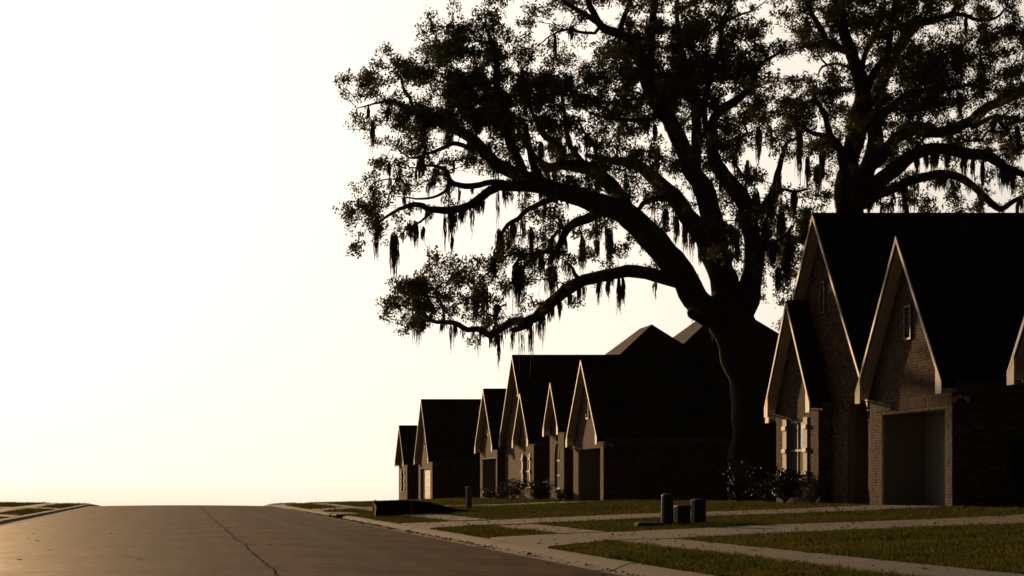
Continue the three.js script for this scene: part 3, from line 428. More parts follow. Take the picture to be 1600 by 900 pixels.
  while (start.length) { let [a, c] = start.pop(); const pts = [P3(a)], rads = [rad[c]]; for (;;) { pts.push(P3(c)); rads.push(rad[c]); const k = ch[c]; if (!k.length) break; let bi = k[0]; for (const q of k) if (rad[q] > rad[bi]) bi = q; for (const q of k) if (q !== bi) start.push([c, q]); c = bi; } geos.push(tube(pts, rads, rads[0] > 0.05 ? 7 : 4, true)); }
  const tw = mesh('twigs', loc(mergeGeometries(geos)), barkMat, T); tw.userData.kind = 'stuff';
  // leaves
  const inst = [[], [], []], mtx = new THREE.Matrix4(), q = new THREE.Quaternion(), eul = new THREE.Euler();
  const put = (p, s) => { eul.set((r() - 0.5) * 1.6, r() * 6.28, (r() - 0.5) * 1.6); q.setFromEuler(eul); mtx.compose(V(p.x - org.x, p.y - org.y, p.z - org.z), q, V(s, s, s)); inst[Math.floor(r() * 3)].push(mtx.clone()); };
  for (const e of ends) { const n = 10 + Math.floor(r() * 9); for (let k = 0; k < n; k++) { const back = r() < 0.4 && kind[par[e]] === 0 ? par[e] : e; put(V(nx[back] + (r() + r() - 1) * 0.33, ny[back] + (r() + r() - 1) * 0.24, nz[back] + (r() + r() - 1) * 0.33), 0.95 + r() * 0.5); } }
  for (const [p, s] of ferny) put(p, s);
  inst.forEach((list, k) => { const im = new THREE.InstancedMesh(sprigs[k], leafMat, list.length); list.forEach((m, i) => im.setMatrixAt(i, m)); im.name = 'crown'; im.userData.kind = 'stuff'; im.castShadow = im.receiveShadow = true; T.add(im); });
  // spanish moss: the beards one can tell apart, then the small ones as one part
  moss.forEach(([u, va, vb, w], k) => { const p0 = P(u, va, d); let best = 1e9, bi = 0; for (let i = 0; i < M; i++) if (rad[i] > 0.02) { const dx = nx[i] / -nz[i] * F + VX - u, dv = VY - (ny[i] - CY) / -nz[i] * F - va, z = dx * dx + dv * dv; if (z < best) { best = z; bi = i; } } const p = P(u, va, -nz[bi]); mesh('spanish_moss', loc(mossGeo(p, (vb - va) / F * d * 1.12, w / F * d, seed + 100 + k, 34 + Math.round(w * 3.6))), mossMat, T); });
  const small = []; for (let i = 0; i < M; i++) if (rad[i] > 0.022 && rad[i] < 0.4) { const v = VY - (ny[i] - CY) / -nz[i] * F, pr = kind[i] ? 0.24 : 0.2; if (v > 130 && r() < pr * (v > 250 ? 1.7 : 0.6)) small.push(mossGeo(V(nx[i], ny[i] - rad[i] * 0.8, nz[i]), 0.3 + r() * r() * 1.8, 0.1 + r() * 0.22, seed + 999 + i, 9 + Math.floor(r() * 16))); }
  if (small.length) { const sm = mesh('small_moss', loc(mergeGeometries(small)), mossMat, T); sm.userData.kind = 'stuff'; }
  console.log('oak', N, 'tips', M, 'nodes', inst.map(l => l.length).join('+'), 'sprigs', small.length, 'small moss');
}
const crownRows = [ // leaf cover of the crowns in tenths, on the trees' own plane
  '000000000344456777666677665', // -80
  '000000111445556777655678665', // -40
  '000125245334676324687785534', // 0
  '001785522148787776776653677',
  '056778555488789841245799766',
  '644698898868995675756688666',
  '338889876577746688656775356',
  '025435645653457644653566565',
  '035444434557534432322422433',
  '243311135544244542432244112',
  '653100253223414666401043421',
  '311001552323114567200222222',
  '001565434322100456000000000',
  '038755322000000036000000000',
  '015343210000000003000000000',
  '000001000000000000000000000',
];
oak({
  label: 'massive spreading live oak hung with moss, its trunk between the houses', d: 86, seed: 41, base: [20.4, 86], rows: crownRows, v0: -80, u0: 540, cell: 40, own: (u) => u < 1200 ? 1 : u < 1240 ? 0.5 : 0,
  limbs: [
    [[1182, 800, 0, 1.25], [1181, 740, 0, 1.0], [1179, 660, 0, 0.9], [1171, 590, 0, 0.86], [1154, 535, 0, 0.88], [1138, 492, 0, 0.8], [1122, 466, 0, 0.6]],
    [[1122, 500, 0, 0.6], [1090, 468, -0.2, 0.56], [1062, 425, -0.5, 0.52], [1032, 388, -0.8, 0.5], [1002, 354, -1, 0.5], [972, 332, -1.2, 0.48], [930, 317, -1.5, 0.42], [888, 302, -1.7, 0.34], [850, 293, -2, 0.28], [804, 290, -2.2, 0.22], [780, 291, -2.3, 0.2], [752, 308, -2.5, 0.17], [730, 322, -2.6, 0.15], [704, 329, -2.7, 0.14], [673, 327, -2.8, 0.12], [655, 319, -2.9, 0.1], [637, 322, -3, 0.09], [614, 332, -3.1, 0.07], [598, 343, -3.2, 0.04], [575, 360, -3.2, 0.02]],
    [[1082, 448, 0, 0.34], [1058, 440, 0.3, 0.29], [1020, 428, 0.6, 0.27], [981, 424, 0.9, 0.27], [949, 430, 1.2, 0.25], [908, 440, 1.4, 0.24], [881, 455, 1.5, 0.23], [860, 474, 1.6, 0.22], [840, 494, 1.7, 0.21], [824, 502, 1.8, 0.19], [801, 503, 1.9, 0.17], [783, 514, 1.9, 0.16], [768, 524, 2, 0.15], [751, 514, 2, 0.12], [730, 515, 2.1, 0.11], [712, 506, 2.1, 0.1], [694, 503, 2.2, 0.09], [676, 502, 2.2, 0.075], [655, 487, 2.3, 0.05], [641, 483, 2.3, 0.04], [627, 477, 2.3, 0.02]],
    [[828, 505, 1.8, 0.15], [814, 512, 1.6, 0.13], [800, 517, 1.5, 0.11]],
    [[694, 502, 2.2, 0.07], [693, 487, 2.1, 0.05], [691, 474, 2, 0.04], [680, 455, 1.8, 0.02]],
    [[768, 522, 2, 0.06], [775, 500, 1.6, 0.05], [750, 480, 1.4, 0.04], [742, 460, 1.3, 0.03], [722, 435, 1.2, 0.02]],
    [[676, 502, 2.2, 0.04], [665, 500, 2.4, 0.035], [652, 498, 2.5, 0.03], [643, 485, 2.5, 0.02]],
    [[673, 330, -2.8, 0.06], [660, 345, -2.8, 0.045], [645, 353, -2.8, 0.04], [634, 359, -2.9, 0.035], [622, 371, -3, 0.025]],
    [[862, 311, -1.9, 0.14], [840, 320, -1.6, 0.12], [822, 330, -1.4, 0.1], [808, 343, -1.3, 0.1], [796, 348, -1.2, 0.09], [784, 366, -1.1, 0.07], [778, 385, -1, 0.04]],
    [[945, 327, -1.4, 0.24], [915, 343, -1, 0.2], [898, 348, -0.8, 0.18], [884, 362, -0.6, 0.15], [876, 378, -0.5, 0.13], [868, 394, -0.4, 0.1], [858, 393, -0.4, 0.09], [864, 372, -0.5, 0.08], [872, 360, -0.6, 0.06]],
    [[868, 394, -0.4, 0.09], [846, 394, 0, 0.09], [836, 400, 0.2, 0.08], [818, 418, 0.4, 0.07], [800, 440, 0.5, 0.05], [786, 455, 0.6, 0.03]],
    [[908, 438, 1.4, 0.1], [899, 430, 1.3, 0.08], [893, 416, 1.2, 0.06], [882, 408, 1, 0.04]],
    // upper left
    [[870, 298, -1.9, 0.3], [840, 285, -1.2, 0.29], [812, 275, -0.8, 0.27], [780, 258, -0.4, 0.26], [755, 235, 0, 0.25], [735, 215, 0.2, 0.22], [702, 198, 0.4, 0.19], [668, 184, 0.6, 0.16], [634, 168, 0.8, 0.12], [611, 158, 0.9, 0.08], [588, 161, 1, 0.05], [558, 169, 1.1, 0.02]],
    [[645, 171, 0.7, 0.09], [641, 154, 0.6, 0.07], [631, 140, 0.5, 0.06], [627, 122, 0.4, 0.05], [617, 112, 0.3, 0.03]],
    [[820, 283, -0.9, 0.2], [815, 262, -1.2, 0.19], [800, 228, -1.6, 0.18], [787, 188, -2, 0.17], [776, 140, -2.2, 0.16], [776, 95, -2.4, 0.12], [767, 63, -2.5, 0.07], [758, 42, -2.6, 0.04]],
    [[740, 235, 0, 0.1], [712, 224, -0.6, 0.09], [692, 231, -0.9, 0.08], [667, 240, -1.2, 0.06], [642, 247, -1.5, 0.04], [622, 233, -1.7, 0.025]],
    [[800, 290, -2.2, 0.13], [770, 284, -2.8, 0.12], [735, 291, -3, 0.12], [706, 285, -3, 0.1], [697, 267, -3.1, 0.08], [676, 258, -3.2, 0.06], [650, 262, -3.3, 0.04]],
    [[704, 288, -3, 0.08], [690, 303, -3.1, 0.06], [668, 310, -3.2, 0.05], [645, 310, -3.3, 0.035], [622, 306, -3.3, 0.02]],
    // the limbs left of centre that rise from the great left limb
    [[1000, 352, -1, 0.3], [978, 322, -0.3, 0.29], [950, 285, 0.5, 0.28], [915, 262, 1, 0.25], [880, 258, 1.3, 0.21], [858, 262, 1.5, 0.18], [832, 240, 1.6, 0.12], [815, 215, 1.7, 0.08]],
    [[880, 258, 1.3, 0.16], [876, 230, 1.2, 0.14], [850, 212, 1, 0.12], [838, 190, 0.9, 0.08], [826, 160, 0.7, 0.05]],
    [[915, 262, 1, 0.14], [890, 225, 0.7, 0.11], [884, 190, 0.5, 0.09], [878, 150, 0.3, 0.06]],
    [[850, 286, -1.3, 0.16], [835, 260, -1.8, 0.14], [826, 225, -2.1, 0.12], [822, 195, -2.3, 0.08]],
    // centre: two stems from the fork
    [[1140, 500, 0, 0.62], [1134, 452, 0.3, 0.56], [1118, 410, 0.6, 0.5], [1100, 372, 0.9, 0.44], [1080, 345, 1.1, 0.38], [1060, 318, 1.3, 0.33], [1035, 290, 1.5, 0.28], [1010, 268, 1.7, 0.24], [985, 255, 1.9, 0.2], [950, 250, 2.1, 0.15], [915, 243, 2.3, 0.1]],
    [[1090, 358, 1, 0.14], [1062, 318, 0.6, 0.13], [1040, 310, 0.2, 0.13], [1012, 314, 0, 0.12], [998, 326, -0.2, 0.1], [988, 345, -0.3, 0.07]],
    [[1126, 430, 0.4, 0.46], [1122, 390, 0.2, 0.42], [1112, 340, -0.2, 0.4], [1098, 290, -0.5, 0.38], [1078, 262, -0.7, 0.36], [1060, 215, -1, 0.33], [1045, 185, -1.2, 0.3], [1025, 160, -1.3, 0.28], [1008, 120, -1.4, 0.25], [995, 75, -1.5, 0.22], [975, 55, -1.6, 0.2], [945, 45, -1.7, 0.17], [928, 22, -1.8, 0.13], [916, -5, -1.9, 0.1], [905, -45, -2, 0.06]],
    [[950, 47, -1.7, 0.12], [915, 22, -1.9, 0.1], [880, 2, -2.1, 0.08], [862, -20, -2.2, 0.05]],
    [[930, 52, -1.7, 0.07], [905, 50, -2, 0.06], [885, 46, -2.2, 0.05], [862, 55, -2.4, 0.03], [840, 72, -2.5, 0.02]],
    [[968, 62, -1.6, 0.11], [972, 35, -1.4, 0.1], [982, 10, -1.3, 0.09], [990, -30, -1.2, 0.06]],
    [[1012, 125, -1.4, 0.16], [1018, 80, -1, 0.15], [1018, 40, -0.8, 0.14], [1024, 0, -0.6, 0.12], [1030, -60, -0.5, 0.07]],
    [[1030, 165, -1.3, 0.12], [1020, 185, -1.5, 0.1], [1000, 188, -1.6, 0.09], [975, 187, -1.8, 0.08], [945, 183, -2, 0.06], [920, 175, -2.1, 0.03]],
    [[1085, 270, -0.6, 0.24], [1088, 220, -0.1, 0.22], [1086, 170, 0.2, 0.2], [1075, 120, 0.4, 0.17], [1062, 70, 0.6, 0.13], [1058, 20, 0.8, 0.09], [1060, -40, 0.9, 0.05]],
    [[1165, 480, 0, 0.5], [1172, 440, -0.2, 0.42], [1177, 400, -0.3, 0.38], [1174, 360, -0.4, 0.35], [1162, 315, -0.5, 0.32], [1140, 285, -0.6, 0.3], [1118, 255, -0.8, 0.27], [1112, 215, -0.9, 0.24], [1118, 180, -1, 0.2], [1148, 158, -1.1, 0.16], [1172, 138, -1.2, 0.12], [1188, 100, -1.3, 0.08], [1228, 78, -1.4, 0.04]],
    [[1116, 235, -0.9, 0.14], [1100, 180, -1.2, 0.12], [1108, 130, -1.4, 0.11], [1126, 75, -1.6, 0.1], [1127, 35, -1.7, 0.08], [1142, 5, -1.8, 0.05], [1150, -40, -1.9, 0.03]],
    [[1128, 38, -1.7, 0.06], [1150, 25, -1.8, 0.05], [1180, 14, -1.9, 0.03], [1200, -2, -2, 0.02]],
    [[1172, 345, -0.5, 0.2], [1192, 325, 0.2, 0.18], [1208, 300, 0.6, 0.17], [1215, 275, 0.9, 0.13], [1222, 245, 1.1, 0.1], [1228, 225, 1.2, 0.08], [1244, 215, 1.4, 0.05]],
    [[1180, 400, -0.3, 0.12], [1200, 385, -0.8, 0.1], [1222, 372, -1.2, 0.08], [1240, 352, -1.4, 0.05]],
    [[1200, 315, 0.4, 0.09], [1222, 296, 0.2, 0.07], [1240, 300, 0, 0.06], [1262, 295, -0.2, 0.04]],
    [[1108, 505, -0.5, 0.22], [1094, 498, -1, 0.2], [1080, 490, -1.2, 0.17], [1078, 487, -1.3, 0.12]],
  ],
  moss: [[616, 369, 440, 15], [640, 353, 374, 9], [650, 350, 388, 7], [661, 357, 378, 5], [707, 331, 376, 15], [706, 370, 396, 3], [722, 326, 352, 10], [750, 312, 336, 18], [781, 364, 428, 15], [772, 400, 452, 7], [803, 350, 385, 8], [810, 415, 492, 24], [830, 360, 410, 10], [862, 420, 476, 21], [846, 400, 440, 12], [660, 500, 526, 9], [711, 508, 532, 6], [779, 522, 580, 3], [757, 450, 506, 15], [744, 470, 502, 9], [776, 478, 508, 12], [863, 476, 502, 7], [875, 470, 500, 7], [890, 456, 484, 6], [905, 448, 474, 6], [909, 372, 430, 9], [582, 192, 240, 6], [606, 170, 197, 8], [608, 257, 281, 6], [658, 247, 284, 13], [676, 280, 298, 10], [967, 436, 496, 5], [973, 438, 480, 5], [950, 438, 470, 6], [935, 440, 476, 7], [952, 363, 425, 13], [911, 380, 424, 8], [933, 378, 408, 9], [1057, 342, 386, 10], [1094, 380, 418, 8], [1040, 330, 370, 12], [1151, 365, 412, 14], [1142, 355, 392, 10], [1163, 330, 380, 14], [1195, 350, 420, 18], [1208, 378, 424, 12], [1233, 374, 432, 16], [1220, 330, 400, 16], [893, 43, 66, 10], [868, 57, 103, 3], [1023, 198, 226, 6], [1012, 190, 212, 8], [1168, 255, 300, 10], [1186, 200, 260, 10], [1180, 300, 350, 14], [845, 225, 262, 12], [700, 210, 232, 14], [1249, 205, 283, 12], [1205, 300, 372, 14], [1228, 395, 462, 14], [1190, 395, 440, 9], [1216, 420, 470, 10], [1240, 300, 352, 12], [1140, 395, 430, 10], [1070, 350, 400, 9]],
});
oak({
  label: 'moss-hung live oak whose forked trunk rises behind the roof of the shuttered house', d: 89, seed: 77, base: [24.6, 89], rows: crownRows, v0: -80, u0: 540, cell: 40, own: (u) => u >= 1240 ? 1 : u > 1200 ? 0.5 : 0,
  limbs: [
    [[1328, 800, 0, 1.0], [1328, 600, 0, 0.75], [1327, 420, 0, 0.68], [1326, 345, 0, 0.62], [1325, 300, 0, 0.6], [1327, 270, 0, 0.5]],
    [[1322, 300, 0, 0.42], [1328, 253, -0.2, 0.38], [1337, 214, -0.4, 0.36], [1347, 163, -0.6, 0.36], [1345, 124, -0.8, 0.32], [1332, 89, -1, 0.26], [1318, 47, -1.2, 0.22], [1312, 8, -1.3, 0.18], [1305, -50, -1.5, 0.1]],
    [[1335, 300, 0, 0.36], [1356, 262, 0.3, 0.33], [1368, 225, 0.5, 0.32], [1366, 187, 0.7, 0.3], [1371, 148, 0.9, 0.28], [1387, 109, 1.1, 0.25], [1404, 74, 1.3, 0.22], [1433, 40, 1.5, 0.18], [1464, 30, 1.6, 0.14], [1490, 17, 1.7, 0.1], [1500, -20, 1.8, 0.07]],
    [[1464, 30, 1.6, 0.09], [1500, 22, 1.2, 0.09], [1524, 30, 1, 0.08], [1552, 30, 0.8, 0.06], [1575, 10, 0.6, 0.04], [1600, -10, 0.5, 0.02]],
    [[1340, 305, 0, 0.4], [1365, 292, -0.4, 0.34], [1392, 270, -0.8, 0.3], [1418, 248, -1.1, 0.28], [1440, 236, -1.3, 0.27], [1472, 232, -1.5, 0.25], [1511, 241, -1.8, 0.23], [1542, 243, -2, 0.2], [1573, 262, -2.3, 0.16], [1605, 275, -2.5, 0.12], [1650, 290, -2.8, 0.05]],
    [[1342, 318, 0, 0.36], [1360, 309, 0.5, 0.27], [1384, 299, 0.9, 0.22], [1418, 285, 1.2, 0.2], [1449, 275, 1.4, 0.19], [1480, 272, 1.6, 0.18], [1507, 281, 1.7, 0.17], [1527, 296, 1.8, 0.16], [1550, 319, 1.9, 0.15], [1564, 326, 2, 0.14], [1585, 313, 2.1, 0.1], [1605, 308, 2.2, 0.08], [1640, 300, 2.3, 0.04]],
    [[1366, 255, 0.3, 0.3], [1390, 228, 0.8, 0.27], [1418, 204, 1.2, 0.25], [1445, 205, 1.5, 0.24], [1480, 205, 1.8, 0.22], [1519, 188, 2, 0.22], [1536, 171, 2.1, 0.22], [1565, 158, 2.3, 0.22], [1600, 142, 2.5, 0.22], [1640, 120, 2.7, 0.15]],
    [[1519, 200, 2, 0.12], [1536, 190, 1.6, 0.1], [1550, 183, 1.4, 0.09], [1575, 183, 1.2, 0.08], [1600, 190, 1, 0.06]],
    [[1368, 190, 0.7, 0.2], [1392, 168, 0.4, 0.18], [1420, 148, 0.1, 0.16], [1455, 140, -0.2, 0.13], [1490, 138, -0.4, 0.09], [1525, 130, -0.6, 0.05]],
    [[1348, 158, -0.6, 0.2], [1366, 112, -1, 0.17], [1385, 88, -1.2, 0.15], [1392, 40, -1.4, 0.12], [1400, -10, -1.6, 0.09], [1405, -60, -1.7, 0.05]],
    [[1330, 85, -1, 0.16], [1316, 78, -1.3, 0.14], [1294, 66, -1.5, 0.13], [1279, 40, -1.7, 0.11], [1262, 8, -1.9, 0.08], [1250, -30, -2, 0.05]],
    [[1340, 110, -0.8, 0.08], [1310, 100, -0.4, 0.06], [1285, 104, -0.2, 0.05], [1277, 120, 0, 0.02]],
    [[1318, 262, -0.2, 0.22], [1312, 233, -0.6, 0.18], [1297, 210, -0.9, 0.14], [1288, 180, -1.1, 0.1], [1272, 150, -1.3, 0.06]],
    [[1312, 236, -0.6, 0.12], [1290, 215, 0, 0.11], [1262, 205, 0.4, 0.09], [1244, 192, 0.7, 0.05]],
    [[1345, 130, -0.8, 0.14], [1350, 90, -0.3, 0.12], [1368, 50, 0, 0.1], [1380, 20, 0.2, 0.08], [1384, -40, 0.3, 0.04]],
    [[1560, 190, 1.3, 0.06], [1575, 205, 1.2, 0.05], [1590, 230, 1.1, 0.03]],
    [[1418, 286, 1.2, 0.12], [1412, 300, 1, 0.1], [1416, 320, 0.8, 0.09], [1420, 345, 0.7, 0.06]],
  ],
  moss: [[1278, 262, 310, 12], [1262, 250, 300, 8], [1285, 240, 290, 10], [1533, 299, 338, 12], [1536, 255, 302, 6], [1582, 268, 312, 12], [1594, 308, 336, 8], [1552, 187, 222, 7], [1509, 27, 72, 4], [1460, 240, 272, 16], [1448, 245, 268, 10], [1480, 240, 270, 9], [1506, 245, 282, 12], [1519, 248, 280, 6], [1572, 265, 300, 14], [1433, 245, 275, 7], [1468, 276, 300, 14], [1476, 278, 300, 10], [1500, 150, 190, 12], [1260, 30, 60, 8], [1340, 210, 250, 8], [1420, 190, 235, 10], [1590, 200, 250, 10]],
});

// ------------------------------------------------------------------ shrubs
function shrub(name, label, grp, x, d, w, h, n, seed, spire = 0) {
  const r = rng(seed), T = group(name, label, 'shrub', grp, x, ground(x, d) - 0.02, -d), st = [], pos = [], idx = [];
  const nst = 6 + Math.round(w * 4), ends = [];
  for (let i = 0; i < nst; i++) { const a = r() * 6.28, q = Math.sqrt(r()) * w * 0.45 * (1 - spire * 0.5), pts = []; for (let k = 0; k <= 5; k++) { const t = k / 5; pts.push(V(Math.cos(a) * q * t + (r() - 0.5) * 0.05, h * t * (0.65 + 0.35 * (1 - q / w)), Math.sin(a) * q * t + (r() - 0.5) * 0.05)); } st.push(tube(pts, pts.map((_, k) => 0.014 - k * 0.002), 4)); ends.push(pts); }
  for (let i = 0; i < n; i++) { const s = ends[Math.floor(r() * nst)], f = 1.2 + r() * 3.7, k = Math.min(4, Math.floor(f)), c = s[k].clone().lerp(s[k + 1], f - k), sp = w * 0.3 * (1 - spire * (c.y / h)); c.add(V((r() + r() - 1) * sp, (r() + r() - 1) * h * 0.12, (r() + r() - 1) * sp)); if (c.y < 0.03) c.y = 0.03 + r() * 0.1; const dir = V(r() - 0.5, r() - 0.2, r() - 0.5).normalize(), side = V(r() - 0.5, r() - 0.5, r() - 0.5).cross(dir).normalize(), L = 0.05 + r() * 0.045, k0 = pos.length / 3; for (const [t, q] of [[0, 0], [0.5, 1], [1, 0], [0.5, -1]]) { const p = c.clone().addScaledVector(dir, L * t).addScaledVector(side, L * 0.3 * q); pos.push(p.x, p.y, p.z); } idx.push(k0, k0 + 1, k0 + 2, k0, k0 + 2, k0 + 3); }
  mesh('stems', mergeGeometries(st), barkMat, T);
  const g = new THREE.BufferGeometry(); g.setAttribute('position', new THREE.Float32BufferAttribute(pos, 3)); g.setIndex(idx); g.computeVertexNormals(); const f = mesh('foliage', g, shrubMat, T); f.userData.kind = 'stuff';
}
shrub('rounded_shrub', 'rounded shrub under the shuttered window of the house beside the oaks', null, 16.85, 67.6, 1.2, 1.0, 2200, 1);
shrub('upright_shrub', 'loose upright shrub at the far corner of the shuttered house', null, 16.7, 72.5, 1.4, 1.3, 1500, 2, 0.5);
shrub('small_shrub', 'small leafy shrub beside the arched entry', null, 17.2, 64.6, 0.55, 0.6, 500, 3, 0.3);
shrub('tall_shrub', 'tall pointed shrub against the dark garage side wall', null, 17.9, 51.8, 0.95, 1.65, 1300, 4, 0.7);
shrub('low_shrub', 'low shrub at the foot of the dark garage side wall, beside the pointed shrub', null, 18.6, 51.4, 0.9, 0.55, 700, 5);
shrub('holly_bush', 'big holly bush growing before the oak trunk', null, 18.0, 77.5, 1.5, 1.3, 1900, 6, 0.6);
shrub('low_shrub', 'low bush between the holly and the brick house corner', null, 18.0, 74.5, 1.2, 0.75, 900, 7);
shrub('rounded_shrub', 'round dark bush under the arched window', null, 16.1, 108.2, 1.5, 0.95, 2000, 8);
shrub('flowering_shrub', 'loose shrub below the shutters of the house with the arched window', null, 16.2, 117.4, 2.4, 1.1, 1600, 9, 0.3);
shrub('low_shrub', 'low shrub between the far shuttered window and the lone garage wing', null, 16.3, 122.8, 2.2, 0.7, 1100, 10);
shrub('small_shrub', 'small shrub beside the garage pillar of the house with the arched window', null, 16.6, 105.4, 0.7, 0.55, 450, 11);
shrub('small_shrub', 'small shrub by the kerb of the twin-hipped house garage', null, 16.4, 127.8, 0.9, 0.5, 450, 12);

// ------------------------------------------------------------------ utility boxes, posts, silt fence, drain
const pedGreen = matte({ color: lin(0.05, 0.08, 0.06), roughness: 0.55, bumpMap: concreteBump, bumpScale: 0.001 }), pedPale = matte({ color: lin(0.1, 0.15, 0.13), roughness: 0.5, bumpMap: concreteBump, bumpScale: 0.001 });
function taperBox(w0, dp0, w1, dp1, h, rr, bulge = 0) { const s = (w, dp) => { const p = [], R = Math.min(rr, w / 2.1, dp / 2.1); for (const [cx, cz, a0] of [[w / 2 - R, dp / 2 - R, 0], [-w / 2 + R, dp / 2 - R, 1], [-w / 2 + R, -dp / 2 + R, 2], [w / 2 - R, -dp / 2 + R, 3]]) for (let k = 0; k <= 4; k++) { const a = (a0 + k / 4) * Math.PI / 2; p.push([cx + Math.cos(a) * R, cz + Math.sin(a) * R]); } return p; }; const lev = [[0, 1, 1], [h - rr * 1.2, 1, 1], [h - rr * 0.6, 0.96, 0.96], [h - rr * 0.15, 0.84, 0.84], [h, 0.6, 0.6]], pos = [], idx = []; let n; lev.forEach(([y, a, b]) => { const t = y / h, ring = s((w0 + (w1 - w0) * t) * a, (dp0 + (dp1 - dp0) * t) * b); n = ring.length; for (const [x, z] of ring) pos.push(x, y, z); }); for (let j = 0; j < lev.length - 1; j++) for (let i = 0; i < n; i++) { const a = j * n + i, b = j * n + (i + 1) % n; idx.push(a, a + n, b, b, a + n, b + n); } const c = pos.length / 3; pos.push(0, h + 0.004, 0); for (let i = 0; i < n; i++) idx.push((lev.length - 1) * n + i, c, (lev.length - 1) * n + (i + 1) % n); const g = new THREE.BufferGeometry(); g.setAttribute('position', new THREE.Float32BufferAttribute(pos, 3)); g.setIndex(idx); g.computeVertexNormals(); return g; }
{
  const at = (x, d) => [x, ground(x, d) - 0.03, -d];
  let g = group('utility_pedestal', 'tall pale green rounded utility pedestal standing before two dark boxes', 'utility box', 'utility boxes on the lawn', ...at(9.5, 47.2)); g.rotation.y = 0.25;
  mesh('housing', taperBox(0.22, 0.2, 0.2, 0.17, 0.68, 0.05), pedPale, g); mesh('base_band', new RoundedBoxGeometry(0.245, 0.12, 0.225, 2, 0.015).translate(0, 0.06, 0), pedPale, g); mesh('hasp', new RoundedBoxGeometry(0.05, 0.07, 0.02, 2, 0.005).translate(0, 0.4, 0.1), pedGreen, g);
  g = group('utility_cabinet', 'short dark green utility cabinet with overhanging lid', 'utility box', 'utility boxes on the lawn', ...at(9.87, 47.6)); g.rotation.y = 0.15;
  mesh('body', new RoundedBoxGeometry(0.26, 0.4, 0.25, 3, 0.02).translate(0, 0.2, 0), pedGreen, g); mesh('lid', taperBox(0.29, 0.285, 0.275, 0.27, 0.06, 0.025).translate(0, 0.38, 0), pedGreen, g); mesh('latch', new RoundedBoxGeometry(0.04, 0.06, 0.02, 2, 0.005).translate(0, 0.32, 0.13), pedPale, g);
  g = group('utility_pedestal', 'square-topped dark green pedestal behind the short cabinet', 'utility box', 'utility boxes on the lawn', ...at(10.25, 47.9)); g.rotation.y = 0.2;
  mesh('housing', taperBox(0.25, 0.24, 0.225, 0.22, 0.53, 0.025), pedGreen, g); mesh('cap', taperBox(0.24, 0.235, 0.22, 0.21, 0.05, 0.02).translate(0, 0.49, 0), pedGreen, g);
  g = group('handhole_cover', 'flat concrete handhole lid lying in grass beside the tall pedestal', 'cover', null, ...at(9.15, 47.3)); mesh('frame', new RoundedBoxGeometry(0.5, 0.14, 0.4, 2, 0.01).translate(0, 0.05, 0), concreteMats[0], g); mesh('lid', new RoundedBoxGeometry(0.44, 0.03, 0.34, 2, 0.008).translate(0, 0.125, 0), concreteMats[2], g);
  g = group('marker_pedestal', 'lone grey square utility post standing on the lawn', 'utility post', null, ...at(10.05, 84)); g.rotation.y = 0.3;
  mesh('post', taperBox(0.17, 0.16, 0.165, 0.155, 0.8, 0.02), std({ color: lin(0.2, 0.19, 0.17), roughness: 0.6 }), g); mesh('cap', taperBox(0.19, 0.18, 0.18, 0.17, 0.07, 0.02).translate(0, 0.76, 0), std({ color: lin(0.2, 0.19, 0.17), roughness: 0.6 }), g); mesh('base_mound', new THREE.SphereGeometry(0.28, 16, 8, 0, 6.3, 0, 1.57).scale(1, 0.35, 1), soilMat, g);
  g = group('wooden_stake', 'thin stake standing beside the pointed shrub at the dark wall', 'stake', null, ...at(18.2, 51.6)); mesh('stick', taperBox(0.035, 0.03, 0.03, 0.025, 1.3, 0.004), darkWood, g);
}
